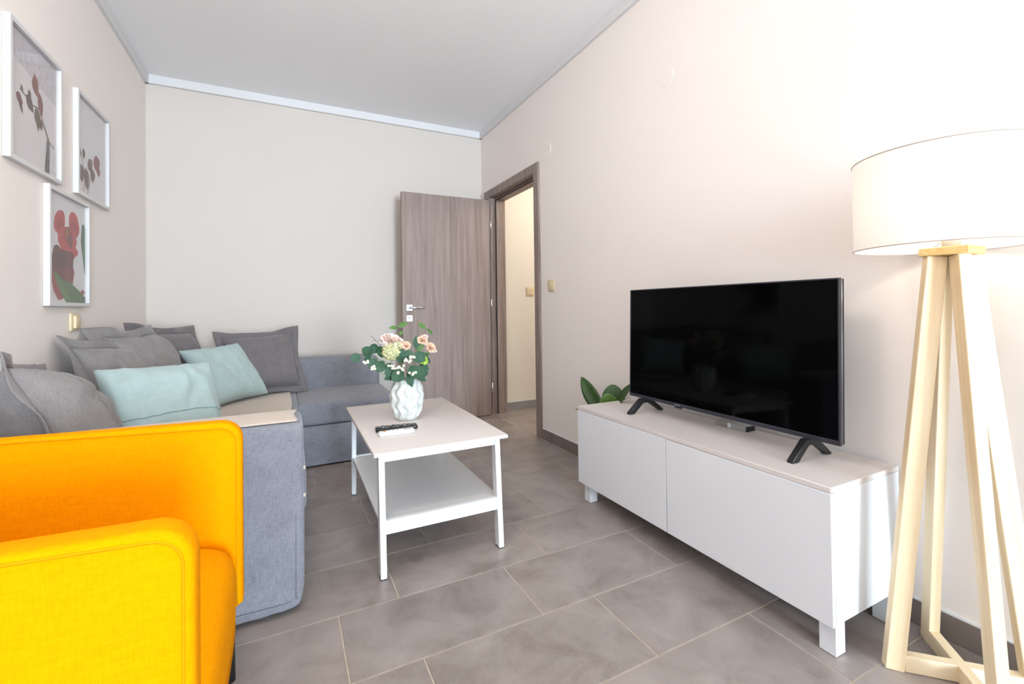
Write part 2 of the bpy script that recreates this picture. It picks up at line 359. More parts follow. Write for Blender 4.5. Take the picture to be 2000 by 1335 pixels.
# ------------------------------------------------------------------ the room
T = 0.126   # wall thickness
def room():
    # floor: a grout bed with the separate tiles on it
    fl = box('floor', ROOM_X0-0.1, 3.25, ROOM_Y0-0.1, ROOM_Y1+0.1, -0.12, -0.0018, M['grout'])
    tag(fl, 'warm grey stone tiled floor with beige grout lines', 'floor', kind='structure')
    A0, row, L, g = 1.867, 0.2997, 0.590, 0.0022
    offs = {0: .341, -1: .146, -2: .343, -3: .136, -4: .341, 1: .535, 2: .341, 3: .535, 4: .146, 5: .341, 6: .535, 7: .341}
    def clip_tiles(X0, X1, Y0, Y1):
        k = math.floor((Y0-A0)/row)
        while A0+(k-1)*row < Y1:
            y0, y1 = max(Y0, A0+(k-1)*row+g), min(Y1, A0+k*row-g)
            o = offs.get(k, .341 if k % 2 == 0 else .146)
            i = math.floor((X0-o)/L)
            while o+i*L < X1:
                x0, x1 = max(X0, o+i*L+g), min(X1, o+(i+1)*L-g)
                if x1-x0 > 0.015 and y1-y0 > 0.015:
                    cx, cy = (x0+x1)/2, (y0+y1)/2
                    bm = bmesh.new(); bm_box(bm, x0-cx, x1-cx, y0-cy, y1-cy, -0.008, 0.0, 0.0009, 1)
                    t = from_bm('tile', bm, M['tile'], fl); t.location = (cx, cy, 0)
                i += 1
            k += 1
    clip_tiles(ROOM_X0, ROOM_X1, ROOM_Y0, ROOM_Y1)
    clip_tiles(ROOM_X1+0.004, 3.2, 2.0, 3.92)
    tag(box('ceiling', ROOM_X0-0.1, ROOM_X1+T, ROOM_Y0-0.1, ROOM_Y1+0.1, CEIL, CEIL+0.1, M['ceiling']), 'plain pale grey painted ceiling', 'ceiling', kind='structure')
    tag(box('wall_left', ROOM_X0-0.1, ROOM_X0, ROOM_Y0-0.1, ROOM_Y1+0.1, -0.01, CEIL, M['wall']), 'cream wall carrying three framed flower prints', 'wall', kind='structure')
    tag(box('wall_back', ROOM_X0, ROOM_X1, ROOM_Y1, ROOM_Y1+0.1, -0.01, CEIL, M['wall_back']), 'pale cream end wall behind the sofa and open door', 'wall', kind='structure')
    # right wall with the doorway cut out
    DY0, DY1, DZ = 3.005, 3.895, 2.045
    bm = bmesh.new()
    bm_box(bm, ROOM_X1, ROOM_X1+T, ROOM_Y0-0.1, DY0, -0.01, CEIL); bm_box(bm, ROOM_X1, ROOM_X1+T, DY1, ROOM_Y1+0.1, -0.01, CEIL); bm_box(bm, ROOM_X1, ROOM_X1+T, DY0, DY1, DZ, CEIL)
    tag(from_bm('wall_right', bm, M['wall']), 'cream wall behind the television, pierced by the doorway', 'wall', kind='structure')
    # wall behind the camera with its balcony window
    x0, x1, z0, z1 = WIN; y0, y1 = ROOM_Y0-0.12, ROOM_Y0
    bm = bmesh.new()
    bm_box(bm, ROOM_X0, x0, y0, y1, -0.01, CEIL); bm_box(bm, x1, ROOM_X1, y0, y1, -0.01, CEIL); bm_box(bm, x0, x1, y0, y1, z1, CEIL); bm_box(bm, x0, x1, y0, y1, -0.01, z0)
    tag(from_bm('wall_front', bm, M['wall']), 'cream wall with the balcony window behind the viewer', 'wall', kind='structure')
    wn = thing('window_1', 'white framed balcony window behind the viewer', 'window', ((x0+x1)/2, ROOM_Y0-0.06, z0)); wn['kind'] = 'structure'
    hw = (x1-x0)/2; hh = z1-z0
    for n_, a in (('window_frame', (-hw, -hw+.06, 0, hh)), ('window_frame', (hw-.06, hw, 0, hh)), ('window_frame', (-hw+.06, hw-.06, 0, .06)), ('window_frame', (-hw+.06, hw-.06, hh-.06, hh)), ('mullion', (-.04, .04, .06, hh-.06))):
        box(n_, a[0], a[1], -.03, .03, a[2], a[3], M['frame_white'], wn)
    for s in (-1, 1):
        a, b_ = sorted((s*0.04, s*(hw-.06))); box('pane', a, b_, -.004, .004, .06, hh-.06, M['win_pane'], wn)
    # cornice along the three visible walls
    def cornice(n_, pts, label):
        pass
    zc = 2.642; d = 0.028
    prof = [(0, 0), (0.020, 0), (0.024, 0.004), (0.024, 0.063), (0, 0.063)]
    tag(prism('trim_1', [(ROOM_X0+a, zc+b) for a, b in prof], 'y', ROOM_Y0, ROOM_Y1, M['cornice']), 'white cornice along the left wall', 'trim', kind='structure')
    tag(prism('trim_2', [(ROOM_Y1-a, zc+b) for a, b in prof], 'x', ROOM_X0, ROOM_X1, M['cornice']), 'white cornice along the end wall', 'trim', kind='structure')
    tag(prism('trim_3', [(ROOM_X1-a, zc+b) for a, b in prof], 'y', ROOM_Y0, ROOM_Y1, M['cornice']), 'white cornice along the television wall', 'trim', kind='structure')
    # baseboards made of cut tiles
    def baseboard(n_, axis, fixed, a0, a1, first, label, mat=M['baseboard'], h=0.076, sgn=-1, t=0.009):
        p = thing(n_, label, 'baseboard'); p['kind'] = 'structure'
        cuts = [a0]; c = first
        while c > a0+0.59: c -= 0.59
        while c < a1:
            if c > a0+0.02: cuts.append(c)
            c += 0.59
        cuts.append(a1)
        for i in range(len(cuts)-1):
            u0, u1 = cuts[i]+0.0015, cuts[i+1]-0.0015; f0, f1 = sorted((fixed, fixed+sgn*t))
            if axis == 'y': box('baseboard_tile', f0, f1, u0, u1, 0.0005, h, mat, p)
            else: box('baseboard_tile', u0, u1, f0, f1, 0.0005, h, mat, p)
            f0, f1 = sorted((fixed, fixed+sgn*(t-0.001)))
            if axis == 'y': box('caulk', f0, f1, cuts[i], cuts[i+1], h, h+0.004, M['cornice'], p)
            else: box('caulk', cuts[i], cuts[i+1], f0, f1, h, h+0.004, M['cornice'], p)
    baseboard('baseboard_right', 'y', ROOM_X1, ROOM_Y0, 2.955, 2.80, 'dark grey tile baseboard under the television wall')
    baseboard('baseboard_back', 'x', ROOM_Y1, ROOM_X0, ROOM_X1, .3, 'dark grey tile baseboard along the end wall')
    baseboard('baseboard_left', 'y', ROOM_X0, ROOM_Y0, ROOM_Y1-0.01, .3, 'dark grey tile baseboard along the left wall', sgn=1)
    # the hall seen through the doorway
    tag(box('wall_hall', ROOM_X1+T, 3.25, 3.92, 4.02, -0.01, 2.62, M['hall_wall']), 'pale wall of the hall seen through the doorway', 'wall', kind='structure')
    tag(box('wall_hall_end', 3.2, 3.3, 1.9, 3.92, -0.01, 2.62, M['hall_wall']), 'end wall of the hall', 'wall', kind='structure')
    tag(box('wall_hall_near', ROOM_X1+T, 3.2, 1.9, 2.0, -0.01, 2.62, M['hall_wall']), 'near wall of the hall', 'wall', kind='structure')
    tag(box('ceiling_hall', ROOM_X1+T, 3.3, 1.9, 4.02, 2.62, 2.72, M['ceiling']), 'ceiling of the hall beyond the doorway', 'ceiling', kind='structure')
    baseboard('baseboard_hall', 'x', 3.92, ROOM_X1+T, 3.2, 2.4, 'blue grey tile baseboard in the hall', mat=plain('hall_baseboard_tile', (150, 148, 148), 0.45, 0.4, var=0.08, scale=14))
    # door frame
    fr = thing('trim_4', 'grey oak door frame around the open doorway', 'door frame'); fr['kind'] = 'structure'
    xw = ROOM_X1
    Wd = M['frame_wood']
    box('casing', xw-0.018, xw+0.0, 2.955, 3.025, 0.0, 2.092, Wd, fr, 0.002, 1)
    box('casing', xw-0.018, xw+0.0, 3.880, 3.990, 0.0, 2.092, Wd, fr, 0.002, 1)
    box('casing', xw-0.0179, xw+0.0, 3.025, 3.880, 2.022, 2.0919, Wd, fr, 0.002, 1)
    box('jamb', xw-0.005, xw+T+0.012, 3.005, 3.030, 0.0, 2.03, Wd, fr)
    box('jamb', xw-0.005, xw+T+0.012, 3.868, 3.895, 0.0, 2.03, Wd, fr)
    box('jamb', xw-0.005, xw+T+0.012, 3.030, 3.868, 2.018, 2.045, Wd, fr)
    for a in ((3.030, 3.045, 0.0, 2.002), (3.850, 3.868, 0.0, 2.002), (3.030, 3.868, 2.000, 2.018)):
        box('door_stop', xw+0.045, xw+T+0.012, a[0], a[1], a[2], a[3], Wd, fr)
    for a in ((3.044, 3.050, 0.0, 2.0), (3.846, 3.852, 0.0, 2.0), (3.044, 3.852, 1.994, 2.0)):
        box('rubber_seal', xw+0.039, xw+0.046, a[0], a[1], a[2], a[3], M['rubber'], fr)
    # the opened leaf
    dr = thing('door_1', 'grey oak door standing open against the end wall', 'door', (xw-0.035, 3.832, 0)); dr['kind'] = 'structure'
    x1 = -0.008; x0 = x1-0.805
    lf = box('door_leaf', x0, x1, -0.02, 0.02, 0.008, 1.982, M['door_wood'], dr, 0.0015, 1)
    box('edge_band', x0-0.0015, x0+0.0, -0.006, 0.006, 0.010, 1.980, plain('edge_band_light', (150, 128, 104), 0.6, 0.2), lf)
    for zc_, kind in ((0.998, 'h'), (0.908, 'k')):
        e = box('escutcheon', x0+0.030, x0+0.082, -0.029, -0.020, zc_-0.026, zc_+0.026, M['escutcheon'], lf, 0.0015, 1)
        if kind == 'h':
            tube('handle', [(x0+0.052, -0.029, zc_), (x0+0.052, -0.066, zc_), (x0+0.060, -0.071, zc_), (x0+0.175, -0.071, zc_)], 0.0085, M['chrome'], lf, 12)
        else:
            lathe('keyhole', [(0.0045, 0), (0.0045, 0.001)], M['black'], e, 12)
            kh = e.children[0]; kh.location = (x0+0.056, -0.0295, zc_+0.004); kh.rotation_euler = (radians(90), 0, 0)
            box('keyhole_slot', x0+0.0545, x0+0.0575, -0.0302, -0.0288, zc_-0.012, zc_+0.003, M['black'], e)
    for z in (0.25, 1.02, 1.75): tube('hinge', [(0.004, -0.024, z-0.05), (0.004, -0.024, z+0.05)], 0.007, M['chrome'], lf, 10)
room()

def wall_plates():
    s = thing('light_switch', 'ivory light switch on the television wall beside the doorway', 'switch', (ROOM_X1, 2.80, 1.145))
    box('plate', -0.010, 0, -0.043, 0.043, -0.043, 0.043, M['ivory'], s, 0.003, 2)
    box('rocker', -0.015, -0.010, -0.027, 0.027, -0.030, 0.030, M['ivory'], s, 0.003, 2)
    s = thing('light_switch', 'double light switch on the hall wall seen through the doorway', 'switch', (2.165, 3.92, 1.146))
    box('plate', -0.042, 0.042, -0.010, 0, -0.042, 0.042, M['ivory'], s, 0.003, 2)
    for k in (-1, 1): box('rocker', k*0.014-0.0125, k*0.014+0.0125, -0.014, -0.010, -0.028, 0.028, M['ivory'], s, 0.002, 1)
    s = thing('wall_socket', 'ivory wall socket on the left wall under the red flower print', 'socket', (ROOM_X0, 2.825, 0.945))
    box('plate', 0, 0.010, -0.042, 0.042, -0.042, 0.042, M['ivory'], s, 0.003, 2)
    box('insert', 0.010, 0.022, -0.026, 0.026, -0.030, 0.030, M['ivory'], s, 0.003, 2)
    for y, z, where in ((2.836, 2.145, 'above the doorway'), (1.672, 2.142, 'high above the television')):
        c = thing('junction_cover', 'round painted over junction cover on the wall '+where, 'cover', (ROOM_X1, y, z))
        d = lathe('disc', [(0.046, 0), (0.046, 0.0012), (0.0452, 0.0020), (0.002, 0.0020)], M['wall'], c, 40)
        d.rotation_euler = (0, radians(-90), 0)
        k = lathe('screw', [(0.005, 0.0019), (0.005, 0.0026), (0.003, 0.0028)], M['wall'], c, 12); k.rotation_euler = (0, radians(-90), 0)
wall_plates()

# ------------------------------------------------------------------ framed prints
def leafshape(cx, cy, l, wd, ang, n=7, asp=1.0, bulge=0.8):
    P = []
    for i in range(n): t = i/(n-1); P.append((t*l, wd*sin(pi*t**bulge)))
    for i in range(n-2, 0, -1): t = i/(n-1); P.append((t*l, -wd*sin(pi*t**bulge)*0.85))
    return [(cx+x*cos(ang)-y*sin(ang), cy+(x*sin(ang)+y*cos(ang))*asp) for x, y in P]
def blob(cx, cy, rx, ry, n=18, seed=0, j=0.08, ang=0):
    rnd = random.Random(seed); P = []
    for i in range(n):
        a = 2*pi*i/n; k = 1+rnd.uniform(-j, j); x, y = rx*k*cos(a), ry*k*sin(a)
        P.append((cx+x*cos(ang)-y*sin(ang), cy+x*sin(ang)+y*cos(ang)))
    return P
def strip(p0, p1, w0, w1):
    dx, dy = p1[0]-p0[0], p1[1]-p0[1]; l = sqrt(dx*dx+dy*dy); nx, ny = -dy/l, dx/l
    return [(p0[0]+nx*w0, p0[1]+ny*w0), (p1[0]+nx*w1, p1[1]+ny*w1), (p1[0]-nx*w1, p1[1]-ny*w1), (p0[0]-nx*w0, p0[1]-ny*w0)]

PR = {}
def pm(rgb):
    if rgb not in PR: PR[rgb] = plain('print_ink_%02x%02x%02x' % rgb, rgb, 0.6, 0.2, var=0.14, scale=45)
    return PR[rgb]

def picture(y0, y1, z0, z1, label, bgm, shapes):
    w_, h_ = y1-y0, z1-z0
    t = thing('framed_print', label, 'picture', (ROOM_X0, (y0+y1)/2, z0), 0, 'framed flower prints on the left wall')
    d, b = 0.023, 0.017
    hw = w_/2
    box('frame_bar', 0.0005, d, -hw, -hw+b, 0, h_, M['frame_white'], t, 0.001, 1); box('frame_bar', 0.0005, d, hw-b, hw, 0, h_, M['frame_white'], t, 0.001, 1)
    box('frame_bar', 0.0005, d-0.0002, -hw+b, hw-b, 0, b, M['frame_white'], t, 0.001, 1); box('frame_bar', 0.0005, d-0.0002, -hw+b, hw-b, h_-b, h_, M['frame_white'], t, 0.001, 1)
    box('backing', 0.0005, 0.006, -hw+b, hw-b, b, h_-b, M['frame_white'], t)
    pr = box('print', 0.0061, 0.0066, -hw+b, hw-b, b, h_-b, bgm, t)
    iw, ih = w_-2*b, h_-2*b
    bm = bmesh.new(); mats = []
    for k, (rgb, poly) in enumerate(shapes):
        mm = pm(rgb)
        if mm not in mats: mats.append(mm)
        x = 0.0068+k*0.00003
        vs = [bm.verts.new((x, -hw+b+iw*min(0.998, max(0.002, u)), b+ih*min(0.998, max(0.002, v)))) for u, v in poly]
        try: f = bm.faces.new(vs); f.material_index = mats.index(mm)
        except Exception: pass
    me = bpy.data.meshes.new('printed_flower'); bmesh.ops.triangulate(bm, faces=bm.faces[:]); bm.to_mesh(me); bm.free()
    link('printed_flower', me, mats, pr)
    box('pane', 0.0115, 0.0130, -hw+b, hw-b, b, h_-b, M['pane'], t)
BR, DB, GB, OL = (124, 66, 60), (88, 56, 52), (96, 84, 60), (90, 70, 58)
picture(2.233, 2.660, 1.548, 2.066, 'white framed print of a dried branch in a grey vase, nearest on the left wall', M['print_bg'], [
    ((204, 198, 204), [(0, .78), (1, .66), (1, 1), (0, 1)]),
    ((216, 212, 214), [(.82, 0), (.80, .18), (.80, .30), (1, .31), (1, 0)]),
    ((104, 100, 98), [(.72, 0), (.745, .07), (.77, .12), (.765, .20), (.775, .315), (.84, .30), (.835, .12), (.80, .05), (.82, .0)]),
    ((126, 100, 76), strip((.60, .52), (.83, .30), .008, .008)), ((126, 100, 76), strip((.64, .45), (.81, .30), .006, .006)),
    ((96, 76, 66), strip((.42, .50), (.60, .52), .006, .006)), ((96, 76, 66), strip((.22, .56), (.42, .52), .006, .006)),
    ((150, 78, 70), leafshape(.50, .78, .20, .055, -1.15)), (BR, leafshape(.47, .74, .16, .06, -1.0)),
    (BR, leafshape(.60, .66, .22, .06, -1.3)), (OL, leafshape(.52, .50, .17, .07, -1.0)), (GB, leafshape(.56, .52, .20, .055, -1.45)),
    (DB, leafshape(.34, .55, .18, .06, -.6)), (BR, leafshape(.15, .50, .14, .045, -.35)), (DB, leafshape(.20, .49, .14, .03, -1.0)),
    (DB, leafshape(.39, .61, .09, .035, -1.2)), ((60, 52, 50), leafshape(.24, .60, .08, .02, -1.0)), (DB, leafshape(.62, .44, .10, .04, -1.2)),
    ((96, 76, 66), strip((.82, .30), (.93, .27), .006, .005))])
GP, RP = (118, 90, 92), (142, 84, 84)
picture(2.827, 3.258, 1.556, 2.057, 'white framed print of a dark red leafy sprig, farthest on the left wall', M['print_bg2'], [
    ((120, 80, 76), strip((.50, .28), (.36, .03), .008, .008)), ((120, 90, 86), strip((.30, .20), (.24, .04), .008, .008)), ((120, 90, 86), strip((.08, .55), (.30, .18), .007, .007)),
    ((104, 84, 84), leafshape(.05, .62, .12, .03, -1.45)), ((124, 74, 78), leafshape(.05, .48, .18, .085, -1.35)), ((100, 80, 82), leafshape(.24, .49, .12, .05, -1.6)),
    (GP, leafshape(.12, .30, .20, .10, -1.15)), (GP, leafshape(.40, .42, .16, .10, -1.0)), (GP, leafshape(.30, .30, .24, .10, -1.4)), ((112, 86, 90), leafshape(.52, .34, .16, .09, -1.5)),
    (RP, leafshape(.64, .52, .20, .13, -1.3)), ((150, 74, 78), leafshape(.72, .40, .11, .07, -1.3)), (GP, leafshape(.34, .17, .10, .06, -1.5))])
RD, RD2, MR, GN = (188, 62, 66), (164, 52, 58), (104, 40, 44), (78, 112, 70)
picture(2.533, 2.971, 1.018, 1.528, 'white framed print of red blooms over a green leaf, lowest on the left wall', M['print_bg2'], [
    ((70, 106, 72), [(.90, .80), (.97, .82), (.998, .78), (.998, .28), (.97, .33), (.93, .45), (.87, .62)]),
    (RD, blob(.30, .75, .15, .10, 20, 1, .03, .5)), (RD, blob(.68, .77, .15, .12, 20, 2, .03, -.4)), (RD2, blob(.32, .72, .09, .07, 16, 3, .05)), (RD2, blob(.66, .72, .10, .09, 16, 4, .05)),
    (RD, blob(.50, .60, .25, .13, 22, 5, .05)), (RD, blob(.58, .50, .20, .065, 18, 6, .10)), (RD2, blob(.52, .64, .14, .09, 16, 7, .08)),
    ((118, 62, 40), blob(.50, .66, .05, .07, 12, 8, .1)), ((196, 150, 60), strip((.50, .72), (.48, .62), .006, .014)), ((112, 60, 62), blob(.58, .59, .05, .07, 12, 9, .1)),
    ((158, 62, 58), [(.05, .34), (.03, .24), (.06, .16), (.10, .20), (.16, .10), (.26, .02), (.36, .03), (.50, .10), (.64, .19), (.68, .30), (.63, .38), (.40, .46), (.14, .42)]),
    (MR, [(.10, .40), (.12, .30), (.24, .22), (.40, .20), (.56, .22), (.64, .32), (.60, .40), (.66, .46), (.56, .49), (.34, .50), (.18, .50), (.13, .45)]),
    (MR, blob(.24, .47, .10, .055, 16, 10, .06)), (MR, blob(.57, .44, .10, .06, 16, 11, .06)), ((84, 34, 38), blob(.34, .40, .16, .07, 16, 14, .1)), ((126, 56, 54), blob(.52, .27, .12, .08, 16, 13, .08)),
    (GN, [(.14, .28), (.20, .28), (.34, .22), (.55, .20), (.72, .15), (.86, .11), (.998, .06), (.998, .002), (.46, .002), (.36, .06), (.24, .16)]),
    ((96, 128, 72), [(.15, .27), (.30, .19), (.50, .08), (.60, .01), (.46, .01), (.28, .13)]), ((150, 72, 60), blob(.92, .11, .06, .025, 12, 15, .3))])

# ------------------------------------------------------------------ corner sofa
SZ = 0.400
def sofa():
    s = thing('corner_sofa', 'grey blue fabric corner sofa along the left and end walls', 'sofa', (0, 0, 0))
    F = M['sofa']
    X0, X1, XE = -0.870, 0.066, 0.678     # back, seat front of the long wing, free end of the short wing
    YF, YN, YB = 3.105, 1.648, 4.040      # front of the short wing, near end of the long wing, back
    # seats
    soft_box('seat_cushion', -0.66, X1, 1.860, 3.735, 0.235, SZ, 0.022, F, s, puff=0.004, wob=0.003, seed=3)
    soft_box('seat_cushion', X1-0.004, XE, YF, 3.745, 0.262, SZ-0.001, 0.02, F, s, puff=0.003, wob=0.003, seed=9)
    # skirts and drawer front below the seat
    box('skirt', -0.66, X1-0.010, 1.860, 3.72, 0.012, 0.24, F, s, 0.006, 2)
    box('drawer_front', X1-0.004, XE-0.004, YF+0.004, 3.74, 0.012, 0.256, F, s, 0.010, 3)
    box('hem', X1-0.002, XE-0.006, YF+0.0015, YF+0.006, 0.012, 0.045, F, s, 0.001, 1)
    # back rests
    soft_box('backrest', X0, -0.655, 1.862, 3.74, 0.02, 0.615, 0.045, F, s, puff=0.006, wob=0.003, seed=5)
    soft_box('backrest', X0, XE-0.004, 3.735, YB-0.10, 0.02, 0.622, 0.05, F, s, puff=0.006, wob=0.003, seed=6)
    # arm at the near end: a loose cover with a slightly sagging hem
    bm = bmesh.new(); nx, nz = 44, 34
    def armpt(u, v, face):
        # u along x, v up
        x = X0+(0.050-X0)*u; z = 0.010+(0.615-0.010)*v
        return x, z
    soft = soft_box('arm_rest', X0, 0.050, YN, 1.868, 0.012, 0.615, 0.020, F, s, puff=0.003, sub=26, wob=0.0)
    me = soft.data
    for v in me.vertices:
        p = v.co
        # folds that grow towards the hem
        k = max(0, 1-(p.z-0.01)/0.32)**1.6
        if p.y < YN+0.03:
            p.y -= k*(0.010+0.012*noise.noise(Vector((p.x*9, p.z*5, 2.0))))
        if p.z < 0.10:
            kk = (0.10-p.z)/0.10
            p.z += kk*0.012*noise.noise(Vector((p.x*14, p.y*5, 0)))+kk*0.012*max(0, (p.x+0.02)/0.07)
            if p.x > 0: p.x -= kk*kk*0.018
        if p.x > 0.03 and p.y < YN+0.05: p.x += 0.002*noise.noise(Vector((p.z*7, 0.3, 1)))
    tube('seam', [(0.026-0.004*max(0, .3-z), YN-0.001-0.010*max(0, 1-(z-.01)/.32)**1.6, z) for z in [0.05+0.03*i for i in range(10)]], 0.0010, M['sofa_seam'], soft, 6)
    tube('hem_seam', [(-0.45+0.022*i, YN-0.0135-0.008*noise.noise(Vector(((-0.45+0.022*i)*9, 0.2, 2.0))), 0.046) for i in range(22)], 0.0008, M['sofa_seam'], soft, 6)
    for z in (.463, .372):
        box('care_tag', 0.049, 0.0555, YN+.012, YN+.016, z-.005, z+.007, M['throw'], soft, .001, 1)
    for x in (-0.80, 0.0): lathe('foot', [(0.025, 0.0), (0.025, 0.014)], M['rubber'], s, 16, (x, 1.70, 0))
    for x, y in ((0.60, 3.2), (0.60, 3.85), (-0.8, 3.9), (-0.05, 1.95)): lathe('foot', [(0.025, 0.0), (0.025, 0.014)], M['rubber'], s, 16, (x, y, 0))
sofa()

# beige throw laid over the long seat and up over the arm
def throw():
    path = [(3.70, SZ+0.005), (3.3, SZ+0.006), (2.9, SZ+0.007), (2.6, SZ+0.007), (2.3, SZ+0.007), (2.1, SZ+0.008), (1.96, SZ+0.010), (1.904, SZ+0.016), (1.882, SZ+0.045), (1.876, 0.50), (1.875, 0.580), (1.864, 0.608), (1.840, 0.6205), (1.78, 0.622), (1.70, 0.6215), (1.664, 0.6185)]
    # densify
    pts = []
    for i in range(len(path)-1):
        k = 6 if i < 6 else 4
        for j in range(k):
            t = j/k; pts.append((path[i][0]*(1-t)+path[i+1][0]*t, path[i][1]*(1-t)+path[i+1][1]*t))
    pts.append(path[-1])
    nx = 34; bm = bmesh.new(); g = []
    for i, (y, z) in enumerate(pts):
        r = []
        for j in range(nx+1):
            u = j/nx; x = -0.60+(0.628-0.004*sin(i*.6))*u
            n_ = noise.noise(Vector((x*6, y*3.0, 0.7)))*0.5+0.5
            r.append(bm.verts.new((x, y, z+0.010*n_*(1 if y > 1.95 else 0.35))))
        g.append(r)
    for i in range(len(g)-1):
        for j in range(nx): bm.faces.new((g[i][j], g[i][j+1], g[i+1][j+1], g[i+1][j]))
    o = from_bm('throw_blanket', bm, M['throw'], smooth='all')
    md = o.modifiers.new('thickness', 'SOLIDIFY'); md.thickness = 0.004; md.offset = 0
    tag(o, 'beige throw blanket spread over the seat and arm of the grey sofa', 'blanket')
throw()

# ------------------------------------------------------------------ cushions
def cushion(name, label, group, w_, h_, T_, mat, centre, eul, flange=0.0, seed=0, wrinkle=0.010, bend=0.0, ear=0.0, slump=0.15, seam=None, seam_mat=None, pull=0.07, folds=0.0):
    Nn = 40; bm = bmesh.new()
    iw, ih = w_/2-flange, h_/2-flange
    def pt(u, v, side):
        pu = 1-pull*(1-v*v)*abs(u)**1.5; pv = 1-pull*(1-u*u)*abs(v)**1.5
        x, y = u*iw*pu, v*ih*pv
        k = max(0, (1-u**4))**0.55*max(0, (1-v**4))**0.55
        th = T_/2*k*(1-slump*v)
        wr = noise.noise(Vector((x*7+seed*3.1, y*7, side*2.0+seed)))+0.5*noise.noise(Vector((x*17+seed, y*15, side*2.0)))
        edge = max(abs(u), abs(v))
        # gathers running in from the corners and edges
        gat = sin((u*7 if abs(v) > abs(u) else v*7)*2.3+seed)*max(0, edge-0.55)*(1-edge)*1.6
        fold = 0.0
        if folds and side == 1:
            fold = folds*sin(u*13+2.2*noise.noise(Vector((u*2.3, v*1.3, seed)))*3+v*1.5)*max(0, noise.noise(Vector((u*1.9+5, v*1.7, seed+1)))+0.45)*min(1, k*2)
            crease = noise.noise(Vector((x*24+seed, y*9, 4.0)))
            fold += folds*0.5*(abs(crease)-0.25)*min(1, k*2)
        z = side*(th+fold+(wr*wrinkle+gat*wrinkle*1.2)*min(1, k*1.6))
        z -= bend*(v*v*0.5+u*u*0.15)
        return Vector((x, y, z))
    rows = {}
    for side in (1, -1):
        for i in range(Nn+1):
            for j in range(Nn+1):
                u, v = -1+2*i/Nn, -1+2*j/Nn
                u = math.copysign(abs(u)**0.8, u); v = math.copysign(abs(v)**0.8, v)
                onb = i in (0, Nn) or j in (0, Nn)
                if side == -1 and onb: rows[(side, i, j)] = rows[(1, i, j)]
                else: rows[(side, i, j)] = bm.verts.new(pt(u, v, side))
    for side in (1, -1):
        for i in range(Nn):
            for j in range(Nn):
                q = [rows[(side, i, j)], rows[(side, i+1, j)], rows[(side, i+1, j+1)], rows[(side, i, j+1)]]
                bm.faces.new(q if side == 1 else q[::-1])
    o = from_bm(name, bm, mat, smooth='all')
    o.location = centre; o.rotation_euler = eul
    tag(o, label, 'cushion', group)
    if flange:
        bm = bmesh.new(); ring = []
        K = 40; per = [(-1+2*i/K, -1) for i in range(K)]+[(1, -1+2*i/K) for i in range(K)]+[(1-2*i/K, 1) for i in range(K)]+[(-1, 1-2*i/K) for i in range(K)]
        lay = []
        for d in (0.0, 0.35, 0.7, 1.0):
            rr = []
            for (u, v) in per:
                uu = math.copysign(abs(u)**0.8, u); vv = math.copysign(abs(v)**0.8, v)
                p = pt(uu, vv, 1)
                cu = abs(u)**6 if abs(v) == 1 else 1.0; cv = abs(v)**6 if abs(u) == 1 else 1.0
                ox = math.copysign(cu, u) if abs(u) > .0 else 0; oy = math.copysign(cv, v) if abs(v) > 0 else 0
                off = Vector((ox*flange*d*(1+0.35*ear*abs(u*v)), oy*flange*d*(1+0.35*ear*abs(u*v)), 0))
                wv = 0.012*d*sin(6*u+5*v+seed*1.7)+d*0.020*ear*(abs(u*v)**3)*sin(3*u+4*v+seed)+d*0.010*noise.noise(Vector((p.x*9, p.y*9, seed)))
                rr.append(bm.verts.new(p*(0.992 if d == 0 else 1.0)+off+Vector((0, 0, wv))))
            lay.append(rr)
        n = len(per)
        for a in range(len(lay)-1):
            for k in range(n): bm.faces.new((lay[a][k], lay[a][(k+1) % n], lay[a+1][(k+1) % n], lay[a+1][k]))
        f = from_bm('flange', bm, mat, o, smooth='all')
        md = f.modifiers.new('thickness', 'SOLIDIFY'); md.thickness = 0.005; md.offset = 0
    if seam is not None:
        pts = []
        for i in range(3, 58):
            u = -1+2*i/60; p = pt(math.copysign(abs(u)**0.9, u), seam+0.03*sin(u*4), 1); pts.append(p+Vector((0, 0, 0.0012)))
        tube('zip_seam', pts, 0.0022, seam_mat, o, 6)
    return o
GC = 'grey cushions along the sofa'; MC = 'mint cushions on the sofa'
cushion('cushion', 'grey linen cushion with a wide flange nearest the yellow armchair', GC, .49, .49, .25, M['cushion'], (-0.685, 2.075, 0.606), (1.25, 0.16, 1.72), 0.034, 1, 0.022, 0.05, 0.5, 0.2, folds=0.01)
cushion('cushion', 'grey linen cushion standing right behind the front mint cushion', GC, .48, .48, .19, M['cushion'], (-0.700, 2.80, 0.642), (1.20, 0.06, 1.26), 0.040, 2, 0.020, 0.04, 1.3, 0.2, folds=0.006)
cushion('cushion', 'grey linen cushion slumped back towards the wall socket, third along the wall', GC, .48, .52, .19, M['cushion'], (-0.655, 3.09, 0.668), (1.24, 0.0, 1.24), 0.042, 4, 0.020, 0.06, 1.5, 0.2, folds=0.006)
cushion('cushion', 'dark grey cushion with pointed ears in the sofa corner', GC, .45, .50, .18, M['cushion_dark'], (-0.612, 3.49, 0.668), (1.22, 0.06, 0.94), 0.040, 5, 0.016, 0.05, 1.6, 0.2, folds=0.004)
cushion('cushion', 'dark grey cushion leaning on the backrest beside the door end of the sofa', GC, .52, .49, .16, M['cushion_dark'], (-0.150, 3.622, 0.630), (1.103, -0.045, 0.20), 0.036, 6, 0.012, 0.02, 1.0, 0.2, pull=0.09)
cushion('cushion', 'mint green linen cushion propped in front of the dark grey pair', MC, .42, .42, .14, M['mint'], (-0.335, 3.38, 0.600), (0.95, -0.036, 0.84), 0.0, 7, 0.012, 0.02, pull=0.09, folds=0.004)
